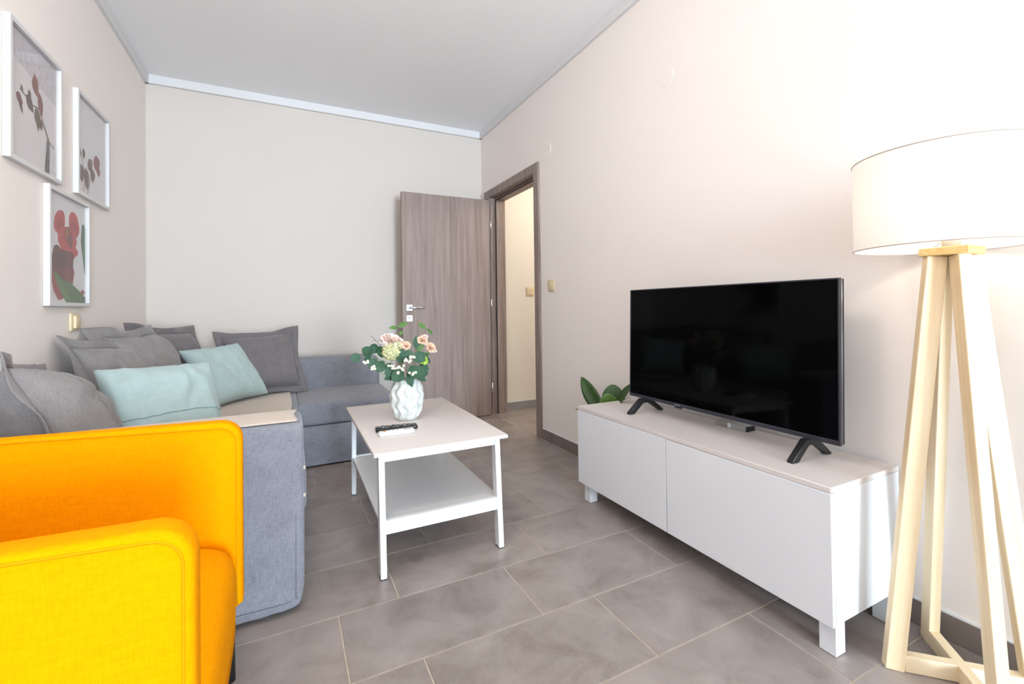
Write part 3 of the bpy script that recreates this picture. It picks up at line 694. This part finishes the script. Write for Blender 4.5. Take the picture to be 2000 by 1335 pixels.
cushion('cushion', 'mint green cushion with a zip seam, lying nearest the yellow armchair', MC, .425, .375, .16, M['mint'], (-0.462, 2.390, 0.598), (1.02, 0.03, 0.50), 0.0, 8, 0.014, 0.02, seam=-0.42, seam_mat=M['mint_seam'], pull=0.07, folds=0.0075)

# ------------------------------------------------------------------ yellow armchair
def armchair():
    c = thing('armchair', 'bright yellow upholstered armchair in the left foreground', 'armchair', (-0.47, 1.11, 0))
    ox, oy = -0.47, 1.11
    Y = M['yellow']; c.location = (ox, oy, 0)
    def prof(xf, ztop, zbot, r=0.052):
        P = [(xf, zbot+0.02), (xf, ztop-r)]
        for i in range(1, 9): a = pi/2*i/8; P.append((xf-r+r*cos(a), ztop-r+r*sin(a)))
        P += [(-0.60, ztop+0.012), (-0.845, ztop+0.035), (-0.845, 0.22), (-0.60, zbot), (xf-0.03, zbot)]
        return [(x-ox, z) for x, z in P]
    def arm(y0, y1, ys, xf, ztop):
        P = prof(xf, ztop, 0.195)
        a = prism('arm', P, 'y', y0-oy, y1-oy, Y, c, 0.011, 3)
        # piping round both broad faces
        for y in (y0, y1):
            sgn = -1 if y == y0 else 1
            pts = []
            q = [(xf-0.013, 0.215+0.05*i) for i in range(9) if 0.215+0.05*i < ztop-0.066]
            for i in range(0, 9): t = pi/2*i/8; q.append((xf-0.052+0.039*cos(t), ztop-0.052+0.039*sin(t)))
            for i in range(1, 12): t = i/11; q.append((xf-0.052-t*(xf-0.052+0.83), ztop-0.013+0.032*t))
            tube('piping', [(x-ox, y-oy+sgn*0.0002, z) for x, z in q], 0.0022, M['yellow_seam'], a, 6)
        return a
    arm(0.768, 0.826, -1, -0.116, 0.688)
    arm(1.398, 1.452, 1, -0.106, 0.694)
    # back shell (outside the frame) between the arms
    prism('backrest', [(x-ox, z) for x, z in [(-0.845, 0.22), (-0.76, 0.22), (-0.66, 0.42), (-0.74, 0.72), (-0.79, 0.75), (-0.845, 0.74)]], 'y', 0.826-oy, 1.398-oy, Y, c, 0.008, 2)
    # crowned seat cushion with a rounded front
    bm = bmesh.new(); nu, nv = 30, 26
    prof2 = [(-0.112, 0.205), (-0.111, 0.26), (-0.110, 0.31), (-0.111, 0.34), (-0.117, 0.366), (-0.132, 0.386), (-0.155, 0.398), (-0.20, 0.406), (-0.30, 0.409), (-0.45, 0.404), (-0.60, 0.394), (-0.72, 0.388), (-0.72, 0.21)]
    rows = []
    for j in range(nv+1):
        t = j/nv; y = 0.830+(1.394-0.830)*t; e = (2*t-1); drop = abs(e)**5
        rows.append([bm.verts.new((x-ox-(0.020*drop if i < 7 else 0), y-oy, z-(0.024*drop if 3 <= i <= 11 else 0)+(0.010*(1-e*e) if 3 <= i <= 10 else 0))) for i, (x, z) in enumerate(prof2)])
    for j in range(nv):
        for i in range(len(prof2)): bm.faces.new((rows[j][i], rows[j][(i+1) % len(prof2)], rows[j+1][(i+1) % len(prof2)], rows[j+1][i]))
    bm.faces.new(rows[0]); bm.faces.new(rows[-1][::-1])
    from_bm('seat_cushion', bm, Y, c, smooth='all')
    for x, y, sx, sy in ((-0.150, 1.425, 1, 1), (-0.150, 0.80, 1, -1), (-0.76, 1.41, -1, 1), (-0.76, 0.81, -1, -1)):
        tube('leg', [(x-ox, y-oy, 0.20), (x-ox+sx*0.010, y-oy+sy*0.006, 0.0)], [0.022, 0.014], M['dark_leg'], c, 16)
armchair()

# ------------------------------------------------------------------ coffee table
def coffee_table():
    TZ = 0.462
    t = thing('coffee_table', 'white coffee table with a lower shelf and splayed legs', 'table', (0.553, 2.136, 0), -0.006)
    hw, hl = 0.269, 0.448
    bm = bmesh.new(); bm_box(bm, -hw, hw, -hl, hl, TZ-0.014, TZ, 0.0018, 2)
    from_bm('table_top', bm, M['white_foil'], t, smooth=True)
    lx = 0.247
    WM = M['white_metal']
    for sx in (-1, 1):
        for sy in (-1, 1):
            yb, yt = sy*(hl-0.004), sy*(hl-0.036)
            # leg as a slanted prism, outer face at y, 40 mm deep, 22 mm wide
            poly = [(yt, TZ-0.0142), (yt-sy*0.040, TZ-0.0142), (yb-sy*0.040, 0.004), (yb, 0.004)]
            xa, xb = sorted((sx*(lx-0.022), sx*lx))
            lg = prism('leg', poly, 'x', xa, xb, WM, t, 0.0012, 1)
            prism('glide', [(yb, 0.0), (yb-sy*0.040, 0.0), (yb-sy*0.040, 0.004), (yb, 0.004)], 'x', xa, xb, M['rubber'], lg)
    for sy in (-1, 1):
        y0, y1 = sorted((sy*(hl-0.038), sy*(hl-0.058)))
        box('apron', -lx+0.022, lx-0.022, y0, y1, TZ-0.046, TZ-0.0142, WM, t, 0.001, 1)
        y0, y1 = sorted((sy*(hl-0.020), sy*(hl-0.040)))
        box('shelf_rail', -lx+0.022, lx-0.022, y0, y1, 0.155, 0.205, WM, t, 0.001, 1)
    for sx in (-1, 1):
        x0, x1 = sorted((sx*(lx-0.022), sx*(lx-0.004)))
        box('side_apron', x0, x1, -hl+0.080, hl-0.080, TZ-0.034, TZ-0.0142, WM, t, 0.001, 1)
    box('shelf', -lx+0.004, lx-0.004, -hl+0.0405, hl-0.0405, 0.188, 0.202, M['shelf_grey'], t, 0.0015, 1)
    return TZ
TZ = coffee_table()

# ------------------------------------------------------------------ vase and flowers
VX, VY = 0.516, 2.165
def vase():
    n, mz = 96, 60; bm = bmesh.new(); rings = []
    H_ = 0.192
    key = [(0.0, .045), (.03, .052), (.10, .060), (.25, .069), (.42, .0755), (.60, .077), (.75, .0735), (.88, .065), (.96, .056), (1.0, .051)]
    def R(t):
        for (a, ra), (b, rb) in zip(key, key[1:]):
            if a <= t <= b: k = (t-a)/(b-a); k = k*k*(3-2*k); return ra+(rb-ra)*k
        return key[-1][1]
    for i in range(mz+1):
        t = i/mz; amp = 0.0052*min(1, t*6)*min(1, (1-t)*7+.15); r = []
        for k in range(n):
            th = 2*pi*k/n
            ph = 11*th+1.15*sin(t*19+0.8*sin(th*2))
            tri = abs(((ph/(2*pi)) % 1)*2-1)
            rad = R(t)+amp*(tri**1.4*2-1)
            r.append(bm.verts.new((rad*cos(th), rad*sin(th), t*H_)))
        rings.append(r)
    # lip and inside
    for rad, z in ((.047, H_+0.001), (.044, H_-0.002), (.042, H_-0.03), (.050, H_-0.08)):
        rings.append([bm.verts.new((rad*cos(2*pi*k/n), rad*sin(2*pi*k/n), z)) for k in range(n)])
    for i in range(len(rings)-1):
        for k in range(n): bm.faces.new((rings[i][k], rings[i][(k+1) % n], rings[i+1][(k+1) % n], rings[i+1][k]))
    bm.faces.new(rings[0][::-1]); bm.faces.new(rings[-1])
    o = from_bm('vase', bm, M['vase'], smooth='all'); o.location = (VX, VY, TZ)
    tag(o, 'white ceramic vase with wavy ribs on the coffee table', 'vase')
vase()

def leaf_mesh(l, wd, mat_name, curl=0.25, n=7, rnd=False):
    bm = bmesh.new(); rows = []
    for i in range(n):
        t = i/(n-1)
        w2 = wd*(sin(pi*min(1, t*0.97+0.015))**(0.6 if rnd else 0.9)); x = t*l
        z = -curl*l*t*t
        rows.append([bm.verts.new((x, s*w2, z+0.12*abs(s)*w2)) for s in (-1, -.5, 0, .5, 1)])
    for i in range(n-1):
        for j in range(4): bm.faces.new((rows[i][j], rows[i][j+1], rows[i+1][j+1], rows[i+1][j]))
    bmesh.ops.recalc_face_normals(bm, faces=bm.faces)
    me = bpy.data.meshes.new('leaf'); bm.to_mesh(me); bm.free(); me.materials.append(M[mat_name])
    for p in me.polygons: p.use_smooth = True
    return me
LEAF = {'round': leaf_mesh(.044, .021, 'euc', .15, 8, True), 'big': leaf_mesh(.058, .026, 'euc', .15, 8, True), 'point': leaf_mesh(.046, .0125, 'leaf', .25), 'dark': leaf_mesh(.06, .017, 'euc', .3)}
def put_leaf(parent, kind, p, d, up=(0, -1, 0.3), s=1.0, name='leaf'):
    d = Vector(d).normalized(); n = Vector(up); n = (n-d*n.dot(d)).normalized(); y = n.cross(d)
    o = link(name, LEAF[kind], None, parent); Mx = Matrix((d*s, y*s, n*s)).transposed().to_4x4(); Mx.translation = Vector(p); o.matrix_local = Mx
    return o
def bez(p0, p1, p2, n=9):
    p0, p1, p2 = Vector(p0), Vector(p1), Vector(p2)
    return [(1-t)**2*p0+2*t*(1-t)*p1+t*t*p2 for t in [i/(n-1) for i in range(n)]]
VR = (VX, VY, TZ)
def sprig(name, label, cat, end, mid=None, r=0.0014, mat='stem', start=(0, 0, .10), group='stems in the white vase'):
    t = thing(name, label, cat, VR, 0, group)
    mid = mid or (end[0]*.25, end[1]*.25, (start[2]+end[2])/2+.06)
    pts = bez(start, mid, end)
    tube('stem', pts, [r*1.3]*3+[r]*6, M[mat], t, 6)
    return t, pts

def bloom(parent, p, rad, mat, n=26, seed=0, flat=0.8, name='petal_head', up=(0, -.5, 1), pw=0.55):
    """layered cupped petals round a core, one head"""
    rnd = random.Random(seed); bm = bmesh.new()
    up = Vector(up).normalized(); a = up.orthogonal().normalized(); b = up.cross(a)
    for i in range(n):
        t = (i+.5)/n; th = i*2.39996+rnd.uniform(-.2, .2); tilt = 0.15+1.35*t
        rr = rad*(0.45+0.55*t)
        radial = a*cos(th)+b*sin(th); d = (up*cos(tilt)+radial*sin(tilt)).normalized(); side = up.cross(radial).normalized(); nrm = side.cross(d).normalized()
        base = Vector(p)+radial*rad*0.08
        g = []
        for k in range(5):
            s = k/4; w_ = rad*pw*sin(pi*min(1, .12+s*.80))**.8*(0.6+.5*t)
            q = base+d*rr*s*flat+nrm*rr*0.22*(-(s-.5)**2*2+.4)*(1 if t < .8 else -.2)
            rowv = []
            for j in (-1, -.5, 0, .5, 1):
                rowv.append(bm.verts.new(q+side*w_*j+nrm*rr*(0.18*(j*j)+rnd.uniform(-.05, .05)*s)))
            g.append(rowv)
        for k in range(4):
            for j in range(4): bm.faces.new((g[k][j], g[k][j+1], g[k+1][j+1], g[k+1][j]))
    return from_bm(name, bm, M[mat], parent, smooth='all')

def cluster(parent, p, rad, mat, n=40, seed=0, fr=0.3, name='flower_head'):
    """ball of many small four petalled florets"""
    rnd = random.Random(seed); bm = bmesh.new()
    for i in range(n):
        z = 1-2*(i+.5)/n; th = i*2.39996; rr = sqrt(max(0, 1-z*z)); nrm = Vector((rr*cos(th), rr*sin(th), z))
        c0 = Vector(p)+nrm*rad*rnd.uniform(.78, 1.0); a = nrm.orthogonal().normalized(); b = nrm.cross(a); rot = rnd.uniform(0, pi)
        for k in range(4):
            an = rot+k*pi/2; d = (a*cos(an)+b*sin(an)); s = nrm.cross(d)
            L_ = rad*fr*rnd.uniform(.85, 1.15)
            vs = [bm.verts.new(c0), bm.verts.new(c0+d*L_*.6+s*L_*.45+nrm*L_*.18), bm.verts.new(c0+d*L_+nrm*L_*.30), bm.verts.new(c0+d*L_*.6-s*L_*.45+nrm*L_*.18)]
            bm.faces.new(vs)
    bmesh.ops.create_icosphere(bm, subdivisions=2, radius=rad*.75, matrix=Matrix.Translation(Vector(p)))
    return from_bm(name, bm, M[mat], parent, smooth=False)

def flowers():
    # eucalyptus to the left
    t, P = sprig('eucalyptus_branch', 'eucalyptus branch reaching left over the sofa seat from the vase', 'flower stem', (-.215, -.02, .315), (-.03, -.02, .30))
    put_leaf(t, 'round', (-.215, -.02, .318), (-.6, -.1, -.35), (0.1, -1, .2), 1.05)
    put_leaf(t, 'big', (-.165, -.02, .315), (-.3, -.2, .25), (0, -1, .35), 1.0); put_leaf(t, 'big', (-.16, -.01, .32), (.25, .2, .55), (.1, -1, .2), .9)
    put_leaf(t, 'big', (-.15, -.03, .30), (-.25, -.2, -.55), (-.2, -1, .3), .95); put_leaf(t, 'big', (-.115, -.02, .30), (-.1, .1, .6), (.3, -1, .3), .95)
    put_leaf(t, 'big', (-.115, -.03, .285), (-.35, -.3, -.5), (.1, -1, .3), 1.0); put_leaf(t, 'round', (-.085, -.03, .275), (-.1, -.3, -.6), (.2, -1, .4), 1.1)
    put_leaf(t, 'round', (-.17, -.02, .305), (-.6, -.2, -.6), (.2, -1, .1), .9)
    # upper thin branches with pointed leaves
    t, P = sprig('leafy_branch', 'thin branch with two pointed leaves at the upper left of the bouquet', 'flower stem', (-.035, .02, .435), (-.03, .01, .30), .0011, 'twig')
    put_leaf(t, 'point', (-.035, .02, .435), (-.9, -.1, .12), (0, -.8, .6), .9); put_leaf(t, 'point', (-.035, .02, .438), (.85, -.1, .45), (0, -.9, .5), 1.1)
    put_leaf(t, 'point', (-.033, .02, .40), (.6, -.3, .5), (0, -1, .3), .6)
    t, P = sprig('leafy_branch', 'thin branch with arching leaves at the upper right of the bouquet', 'flower stem', (.105, .02, .425), (.05, .01, .33), .0011, 'twig')
    put_leaf(t, 'point', (.102, .02, .425), (-.55, -.1, .5), (.2, -1, .4), 1.05); put_leaf(t, 'point', (.105, .02, .425), (.75, -.1, -.5), (.3, -.7, .6), .95)
    # centre foliage
    t, P = sprig('eucalyptus_branch', 'eucalyptus branch in the middle of the bouquet, hanging over the vase rim', 'flower stem', (.015, -.05, .30), (0, -.03, .24))
    for kind, p, d, s in (('big', (-.03, -.05, .275), (-.1, -.2, .6), 1.1), ('big', (.0, -.065, .255), (.2, -.3, -.25), 1.25), ('big', (-.03, -.06, .235), (-.6, -.3, -.35), 1.15), ('big', (.02, -.06, .28), (.7, 0, .45), 1.1), ('dark', (-.01, -.055, .225), (.25, -.4, -.75), 1.1), ('big', (.035, -.05, .235), (.6, -.1, -.2), 1.0), ('round', (.0, -.06, .29), (-.1, 0, 1), 1.0), ('dark', (.03, -.04, .215), (.5, -.3, -.3), 1.0), ('big', (-.06, -.04, .25), (-.5, -.2, -.2), 1.0), ('dark', (-.05, -.03, .22), (-.6, -.3, -.1), 1.1)):
        put_leaf(t, kind, p, d, (0, -1, .35), s)
    t, P = sprig('leafy_branch', 'leafy branch standing upright right of the centre of the bouquet', 'flower stem', (.048, -.01, .36), (.03, 0, .26))
    for kind, p, d, s in (('dark', (.045, -.01, .33), (.05, -.1, 1), 1.05), ('point', (.045, -.015, .32), (.5, -.2, .5), 1.0), ('dark', (.05, -.02, .285), (.8, -.2, .35), .9), ('dark', (.055, -.03, .265), (.6, -.3, -.4), .9), ('point', (.07, -.02, .30), (.9, 0, .2), .9), ('dark', (.085, -.01, .29), (.7, 0, -.6), .75)):
        put_leaf(t, kind, p, d, (0, -1, .4), s)
    # blooms
    t, P = sprig('rose', 'pale pink rose, the largest bloom at the top left of the bouquet', 'flower', (-.075, -.01, .372), r=.002)
    bloom(t, (-.072, -.015, .372), .060, 'pink', 34, 1, .95, up=(.25, -.35, 1), pw=.62)
    t, P = sprig('hydrangea', 'pale green and cream hydrangea head below the pink rose', 'flower', (-.080, -.04, .33), r=.002)
    cluster(t, (-.082, -.045, .330), .040, 'hydr', 60, 2, .42); cluster(t, (-.055, -.04, .352), .024, 'hydr', 30, 7, .5)
    t, P = sprig('carnation', 'small peach carnation between the rose and the upright leaves', 'flower', (-.008, -.03, .352))
    bloom(t, (-.008, -.032, .352), .028, 'peach', 40, 3, pw=.36, up=(0, -.9, .7))
    t, P = sprig('carnation', 'peach carnation at the upper right of the bouquet', 'flower', (.078, -.01, .372), (.04, 0, .26))
    bloom(t, (.076, -.012, .372), .033, 'peach', 44, 4, pw=.36, up=(.1, -.8, .8)); bloom(t, (.090, -.005, .388), .020, 'pink', 22, 14)
    t, P = sprig('carnation', 'peach carnation at the far right of the bouquet', 'flower', (.120, -.01, .330), (.05, 0, .25))
    bloom(t, (.116, -.012, .335), .034, 'peach', 44, 5, up=(.4, -.9, .6), pw=.36); bloom(t, (.132, -.012, .318), .018, 'pink', 20, 15)
    t, P = sprig('chrysanthemum', 'lime green bloom low at the right of the bouquet', 'flower', (.068, -.04, .282), (.03, -.02, .22))
    bloom(t, (.068, -.046, .282), .032, 'lime', 30, 6, up=(.4, -.7, .6))
    # waxflower sprigs
    for i, (x, y, z) in enumerate(((.005, -.085, .302), (-.012, -.085, .288), (-.085, -.07, .262), (-.045, -.085, .262), (-.052, -.09, .240), (.005, -.095, .222), (-.195, -.04, .285), (-.155, -.05, .265))):
        where = ['top of the centre cluster', 'below the centre cluster top', 'under the hydrangea', 'left of the middle leaves', 'lower left over the rim', 'just above the vase rim', 'among the far left leaves', 'under the left leaves'][i]
        t, P = sprig('waxflower_sprig', 'tiny white waxflower sprig, '+where, 'flower', (x, y, z), (x*.5, y*.6, .22), .0008)
        rnd = random.Random(i)
        for k in range(5):
            bloom(t, (x+rnd.uniform(-.016, .016), y+rnd.uniform(-.006, .004), z+rnd.uniform(-.011, .011)), .0065, 'white_petal', 7, 40+i*5+k, 1.0, 'floret', (0, -1, .4), .7)
    # bare twigs
    t, P = sprig('bare_twig', 'bare brown twig sticking out at the upper left of the bouquet', 'flower stem', (-.165, .0, .405), (-.06, 0, .30), .0011, 'twig')
    for a, b_ in (((-.13, 0, .375), (-.118, .0, .405)), ((-.14, 0, .382), (-.160, -.01, .378)), ((-.11, 0, .36), (-.150, 0, .352)), ((-.05, 0, .31), (-.012, .01, .40))):
        tube('side_twig', [a, b_], [.0011, .0006], M['twig'], t, 5)
flowers()

# ------------------------------------------------------------------ remotes
def remotes():
    r = thing('remote_control', 'white remote control lying in front on the coffee table', 'remote', (0.412, 1.918, TZ), radians(0.5), 'remote controls on the coffee table')
    b = soft_box('body', -.074, .074, -.020, .020, 0, .019, 0.009, M['remote_white'], r)
    box('display', .030, .060, -.012, .012, .0188, .0196, plain('lcd_grey', (150, 156, 152), 0.3, 0.4), b)
    for i in range(4): box('button', -.055+i*.018, -.044+i*.018, -.008, .008, .0187, .0202, M['frame_white'] if i else plain('orange_button', (226, 160, 90), .5, .3), b, .001, 1)
    r = thing('remote_control', 'black remote control with light buttons lying behind the white one', 'remote', (0.428, 1.990, TZ), radians(-6), 'remote controls on the coffee table')
    b = soft_box('body', -.088, .088, -.024, .024, 0, .018, 0.006, M['black_plastic'], r)
    bt = plain('grey_button', (150, 146, 142), .5, .3)
    for i in range(10):
        for j in range(3):
            if (i, j) in ((4, 1),): continue
            x = -.072+i*.0150; y = -.014+j*.014; box('button', x-.0045, x+.0045, y-.004, y+.004, .0178, .0196, bt if (i+j) % 3 else M['rubber'], b)
remotes()

# ------------------------------------------------------------------ tv bench
CX0, CX1, CY0, CY1 = 1.3312, 1.696, 0.7236, 1.9236
def bench():
    c = thing('tv_bench', 'low white television bench with two flat doors', 'cabinet', (1.5136, 1.3236, 0))
    ox, oy = 1.5136, 1.3236
    W = M['white_lacquer']; Wf = M['white_foil']
    d = 0.0185
    B = lambda n_, x0, x1, y0, y1, z0, z1, m=W, p=c, bv=.0008: box(n_, x0-ox, x1-ox, y0-oy, y1-oy, z0, z1, m, p, bv, 1)
    B('top_panel', CX0+.0005, CX1, CY0, CY1, .4645, .480, Wf)
    B('side_panel', CX0+d, CX1, CY0, CY0+.018, .100, .464); B('side_panel', CX0+d, CX1, CY1-.018, CY1, .100, .464)
    B('bottom_panel', CX0+d, CX1, CY0+.018, CY1-.018, .100, .116); B('back_panel', CX1-.008, CX1, CY0+.018, CY1-.018, .116, .464); B('divider', CX0+d, CX1-.008, 1.317, 1.333, .116, .464)
    B('door', CX0, CX0+d-.002, CY0, CY0+.6005, .097, .4628); B('door', CX0, CX0+d-.002, CY0+.6035, CY1, .097, .4628)
    for x in (CX0+.030, CX1-.052):
        for y in (CY0+.010, CY1-.055): B('leg', x, x+.045, y, y+.045, 0.002, .100); B('glide', x+.003, x+.042, y+.003, y+.042, 0, .002, M['rubber'])
bench()

# ------------------------------------------------------------------ television
def tv():
    t = thing('television', 'switched off black flat television standing on the white bench', 'television', (1.528, 1.272, 0.480))
    zb, zt, hw = .066, .586, .476
    body = thing('tmp', 'x', 'x') ; bpy.data.objects.remove(body)
    tilt = radians(1.6)
    Rm = Matrix.Rotation(tilt, 4, 'Y')
    def P(name, x0, x1, y0, y1, z0, z1, m, par=t, bev=.0012):
        o = box(name, x0, x1, y0, y1, z0-zb, z1-zb, m, par, bev, 1)
        if par is t: o.matrix_local = Matrix.Translation((0, 0, zb)) @ Rm
        return o
    P('back_shell', 0.0, .022, -hw+.002, hw-.002, zb+.002, zt-.002, M['black_plastic'])
    P('back_bulge', .022, .062, -.33, .33, zb+.02, zb+.30, M['black_plastic'])
    sc = P('screen', -.0060, 0.0, -hw+.006, hw-.006, zb+.015, zt-.005, M['screen'], bev=0)
    P('bezel', -.0075, .004, -hw, -hw+.006, zb, zt, M['bezel']); P('bezel', -.0075, .004, hw-.006, hw, zb, zt, M['bezel'])
    P('bezel', -.0075, .004, -hw+.006, hw-.006, zt-.005, zt, M['bezel']); lo = P('bezel', -.0080, .004, -hw+.006, hw-.006, zb, zb+.015, M['bezel'])
    P('edge_strip', .004, .0065, -hw-.0008, -hw+.003, zb, zt, plain('aluminium_strip', (150, 152, 166), .3, .5, metal=.6))
    box('logo', -.0086, -.0080, -.016+.17, .016+.17, .005, .010, plain('logo_grey', (120, 120, 128), .4, .4), lo)
    box('sensor', -.006, .006, -.018+.17, .018+.17, -.007, 0, M['black_plastic'], lo, .002, 1)
    for y in (.382, -.376):
        f = bmesh.new()
        # inverted V: front shin, rear shin
        poly = [(-.098, 0), (-.068, 0), (-.012, .045), (.020, .047), (.092, 0), (.112, 0), (.112, .006), (.034, .0665), (-.026, .0665), (-.098, .008)]
        prism('stand', poly, 'y', y-.011, y+.011, M['black_plastic'], t, .002, 1)
tv()
def tv_box():
    b = thing('streaming_box', 'small grey box with a white plug tucked behind the television', 'box', (1.655, 1.265, .480))
    box('case', -.025, .025, -.07, .07, 0, .020, plain('grey_case', (176, 174, 170), .5, .3), b, .003, 2)
    box('end_cap', -.0255, .0255, -.073, -.0705, 0, .020, M['black_plastic'], b)
    box('white_plug', -.030, -.0255, .0, .010, .002, .020, M['remote_white'], b)
tv_box()

# ------------------------------------------------------------------ potted plant behind the bench
def plant():
    p = thing('potted_plant', 'dark green broad leaved plant behind the far end of the white bench', 'plant', (1.612, 2.025, 0))
    ox, oy = 1.612, 2.025
    lathe('pot', [(.060, 0), (.064, .01), (.084, .375), (.090, .380), (.090, .400), (.082, .400), (.078, .370)], M['pot'], p, 40)
    lathe('soil', [(.06, .355), (.077, .370), (.02, .374)], M['soil'], p, 32)
    def big_leaf(base, tip, wd, mat, up=(-1, -.2, .4), cup=.25, sag=0.0, pw=.75):
        base, tip = Vector(base)-Vector((ox, oy, 0)), Vector(tip)-Vector((ox, oy, 0)); d = tip-base; L = d.length; d.normalize(); n = Vector(up); n = (n-d*n.dot(d)).normalized(); s = n.cross(d)
        bm = bmesh.new(); rows = []; K = 16
        mid = lambda t: base+d*L*t+n*(-.10*L*(t-.5)**2*2)-Vector((0, 0, sag*t*t))
        for i in range(K):
            t = i/(K-1); w_ = wd*(sin(pi*(0.10+0.89*t))**pw); q = mid(t)
            rows.append([bm.verts.new(q+s*w_*j+n*cup*w_*abs(j)) for j in (-1, -.66, -.33, 0, .33, .66, 1)])
        for i in range(K-1):
            for j in range(6): bm.faces.new((rows[i][j], rows[i][j+1], rows[i+1][j+1], rows[i+1][j]))
        o = from_bm('leaf', bm, mat, p, smooth='all'); md = o.modifiers.new('thickness', 'SOLIDIFY'); md.thickness = .0025
        tube('midrib', [mid(t)-n*.001 for t in [i/10 for i in range(11)]], [.0022*(1-i/12) for i in range(11)], mat, o, 6)
    A, B2 = M['plant_leaf'], M['plant_leaf2']
    big_leaf((1.585, 2.05, .385), (1.550, 2.205, .575), .044, A, (-1, -.55, .3), .22)
    big_leaf((1.600, 1.99, .390), (1.575, 1.790, .600), .036, A, (-1, .2, .5), .25)
    big_leaf((1.595, 1.985, .395), (1.548, 1.962, .512), .056, B2, (-.62, -.75, .4), .12, 0, .5)
    big_leaf((1.625, 2.00, .390), (1.635, 2.015, .548), .064, A, (-.7, -.7, .2), .15, 0, .5)
    big_leaf((1.63, 2.04, .385), (1.69, 2.11, .50), .04, A, (-.6, -.2, 1)); big_leaf((1.59, 2.05, .385), (1.548, 2.262, .384), .018, plain('dry_leaf_tip', (128, 104, 78), .7, .2), (-.3, -.2, 1), .2)
plant()

# ------------------------------------------------------------------ floor lamp
def lamp():
    l = thing('floor_lamp', 'tall pine floor lamp with a lit white drum shade beside the bench', 'lamp', (1.568, 0.543, 0))
    ox, oy = 1.568, 0.543
    s, tp = 0.118, 0.030
    px, py = 1.553-ox, 0.538-oy
    zt = 1.106
    Pn = M['pine']
    for sx, sy in ((-1, 1), (1, 1), (-1, -1), (1, -1)):
        ax = Vector((sx, sy, 0)).normalized()
        foot = Vector((sx*(s-.014), sy*(s-.014), 0.0)); top = Vector((px+sx*tp*.8, py+sy*tp*.8, zt))
        beam('leg', foot, top, ax, .043, .026, Pn, l)
    for (a, b_), z0 in ((((-1, 1), (1, -1)), 0.0), (((1, 1), (-1, -1)), 0.0)):
        p0 = Vector((a[0]*(s-.03), a[1]*(s-.03), .0225)); p1 = Vector((b_[0]*(s-.03), b_[1]*(s-.03), .0225))
        beam('base_bar', p0, p1, (0, 0, 1), .043 if a == (-1, 1) else .0434, .0262, Pn, l)
    box('top_block', px-.050, px+.050, py-.050, py+.050, zt, zt+.021, M['pine_top'], l, .002, 1)
    # shade
    cx, cy, r, zb, z1 = 1.536-ox, .5545-oy, .1815, 1.129, 1.368
    sh = lathe('lamp_shade', [(r, zb), (r, z1), (r-.0012, z1), (r-.0012, zb)], M['shade'], l, 96, (cx, cy, 0), cap=False)
    rimm = plain('shade_rim', (176, 160, 148), .7, .2)
    for z in (zb, z1):
        tube('shade_rim', [(cx+r*cos(2*pi*k/96), cy+r*sin(2*pi*k/96), z) for k in range(97)], .0014, rimm, sh, 6)
    for k in range(3):
        a = 2*pi*k/3+2.6; tube('spider_arm', [(px, py, zb+.030), (cx+(r-.002)*cos(a), cy+(r-.002)*sin(a), zb+.004)], .0014, M['frame_white'], sh, 6)
    tube('socket', [(px, py, zt+.021), (px, py, zt+.060)], .019, M['frame_white'], l, 20)
    bulb = lathe('bulb', [(.012, 0), (.018, .012), (.029, .035), (.031, .052), (.026, .072), (.012, .084), (.002, .086)], emit('lit_bulb', (1.0, .78, .50, 1), 4.0), l, 24, (px, py, zt+.060))
    bulb.visible_shadow = True
    li = bpy.data.lights.new('bulb_light', 'POINT'); li.energy = 5.2; li.color = (1.0, .88, .72); li.shadow_soft_size = .034
    lo = bpy.data.objects.new('bulb_light', li); COL.objects.link(lo); lo.parent = l; lo.location = (px, py, zt+.130)
lamp()

# unseen lamp added beyond the doorway to brighten the hall
def hall_fill_lamp():
    l = thing('added_hall_lamp', 'unseen warm globe fill lamp added on the hall ceiling', 'lamp', (2.75, 3.0, 2.62))
    lathe('canopy', [(.06, -.02), (.06, 0)], M['frame_white'], l, 24)
    lathe('globe', [(.02, -.22), (.07, -.20), (.10, -.14), (.10, -.10), (.07, -.04), (.03, -.02)], emit('hall_fill_globe', (1, .86, .68, 1), 2.0), l, 24)
    li = bpy.data.lights.new('hall_fill_light', 'POINT'); li.energy = 24; li.color = (1.0, .93, .84); li.shadow_soft_size = .1
    lo = bpy.data.objects.new('hall_fill_light', li); COL.objects.link(lo); lo.parent = l; lo.location = (0, 0, -.30)
hall_fill_lamp()

# globe lamp added above the frame, unseen, as fill light for the room
def fill_globe_lamps():
    for y, e, lab in ((1.00, 25, 'unseen white globe fill lamp added above the yellow armchair'),):
        l = thing('fill_globe_lamp', lab, 'lamp', (-0.12, y, CEIL))
        lathe('canopy', [(.06, -.02), (.06, 0)], M['frame_white'], l, 24)
        lathe('globe', [(.02, -.28), (.09, -.26), (.13, -.19), (.13, -.12), (.09, -.05), (.03, -.02)], emit('fill_globe_glass', (1, .93, .86, 1), 1.5), l, 32)
        li = bpy.data.lights.new('fill_globe_light', 'POINT'); li.energy = e; li.color = (1.0, .93, .86); li.shadow_soft_size = .13
        lo = bpy.data.objects.new('fill_globe_light', li); COL.objects.link(lo); lo.parent = l; lo.location = (0, 0, -.42)
fill_globe_lamps()
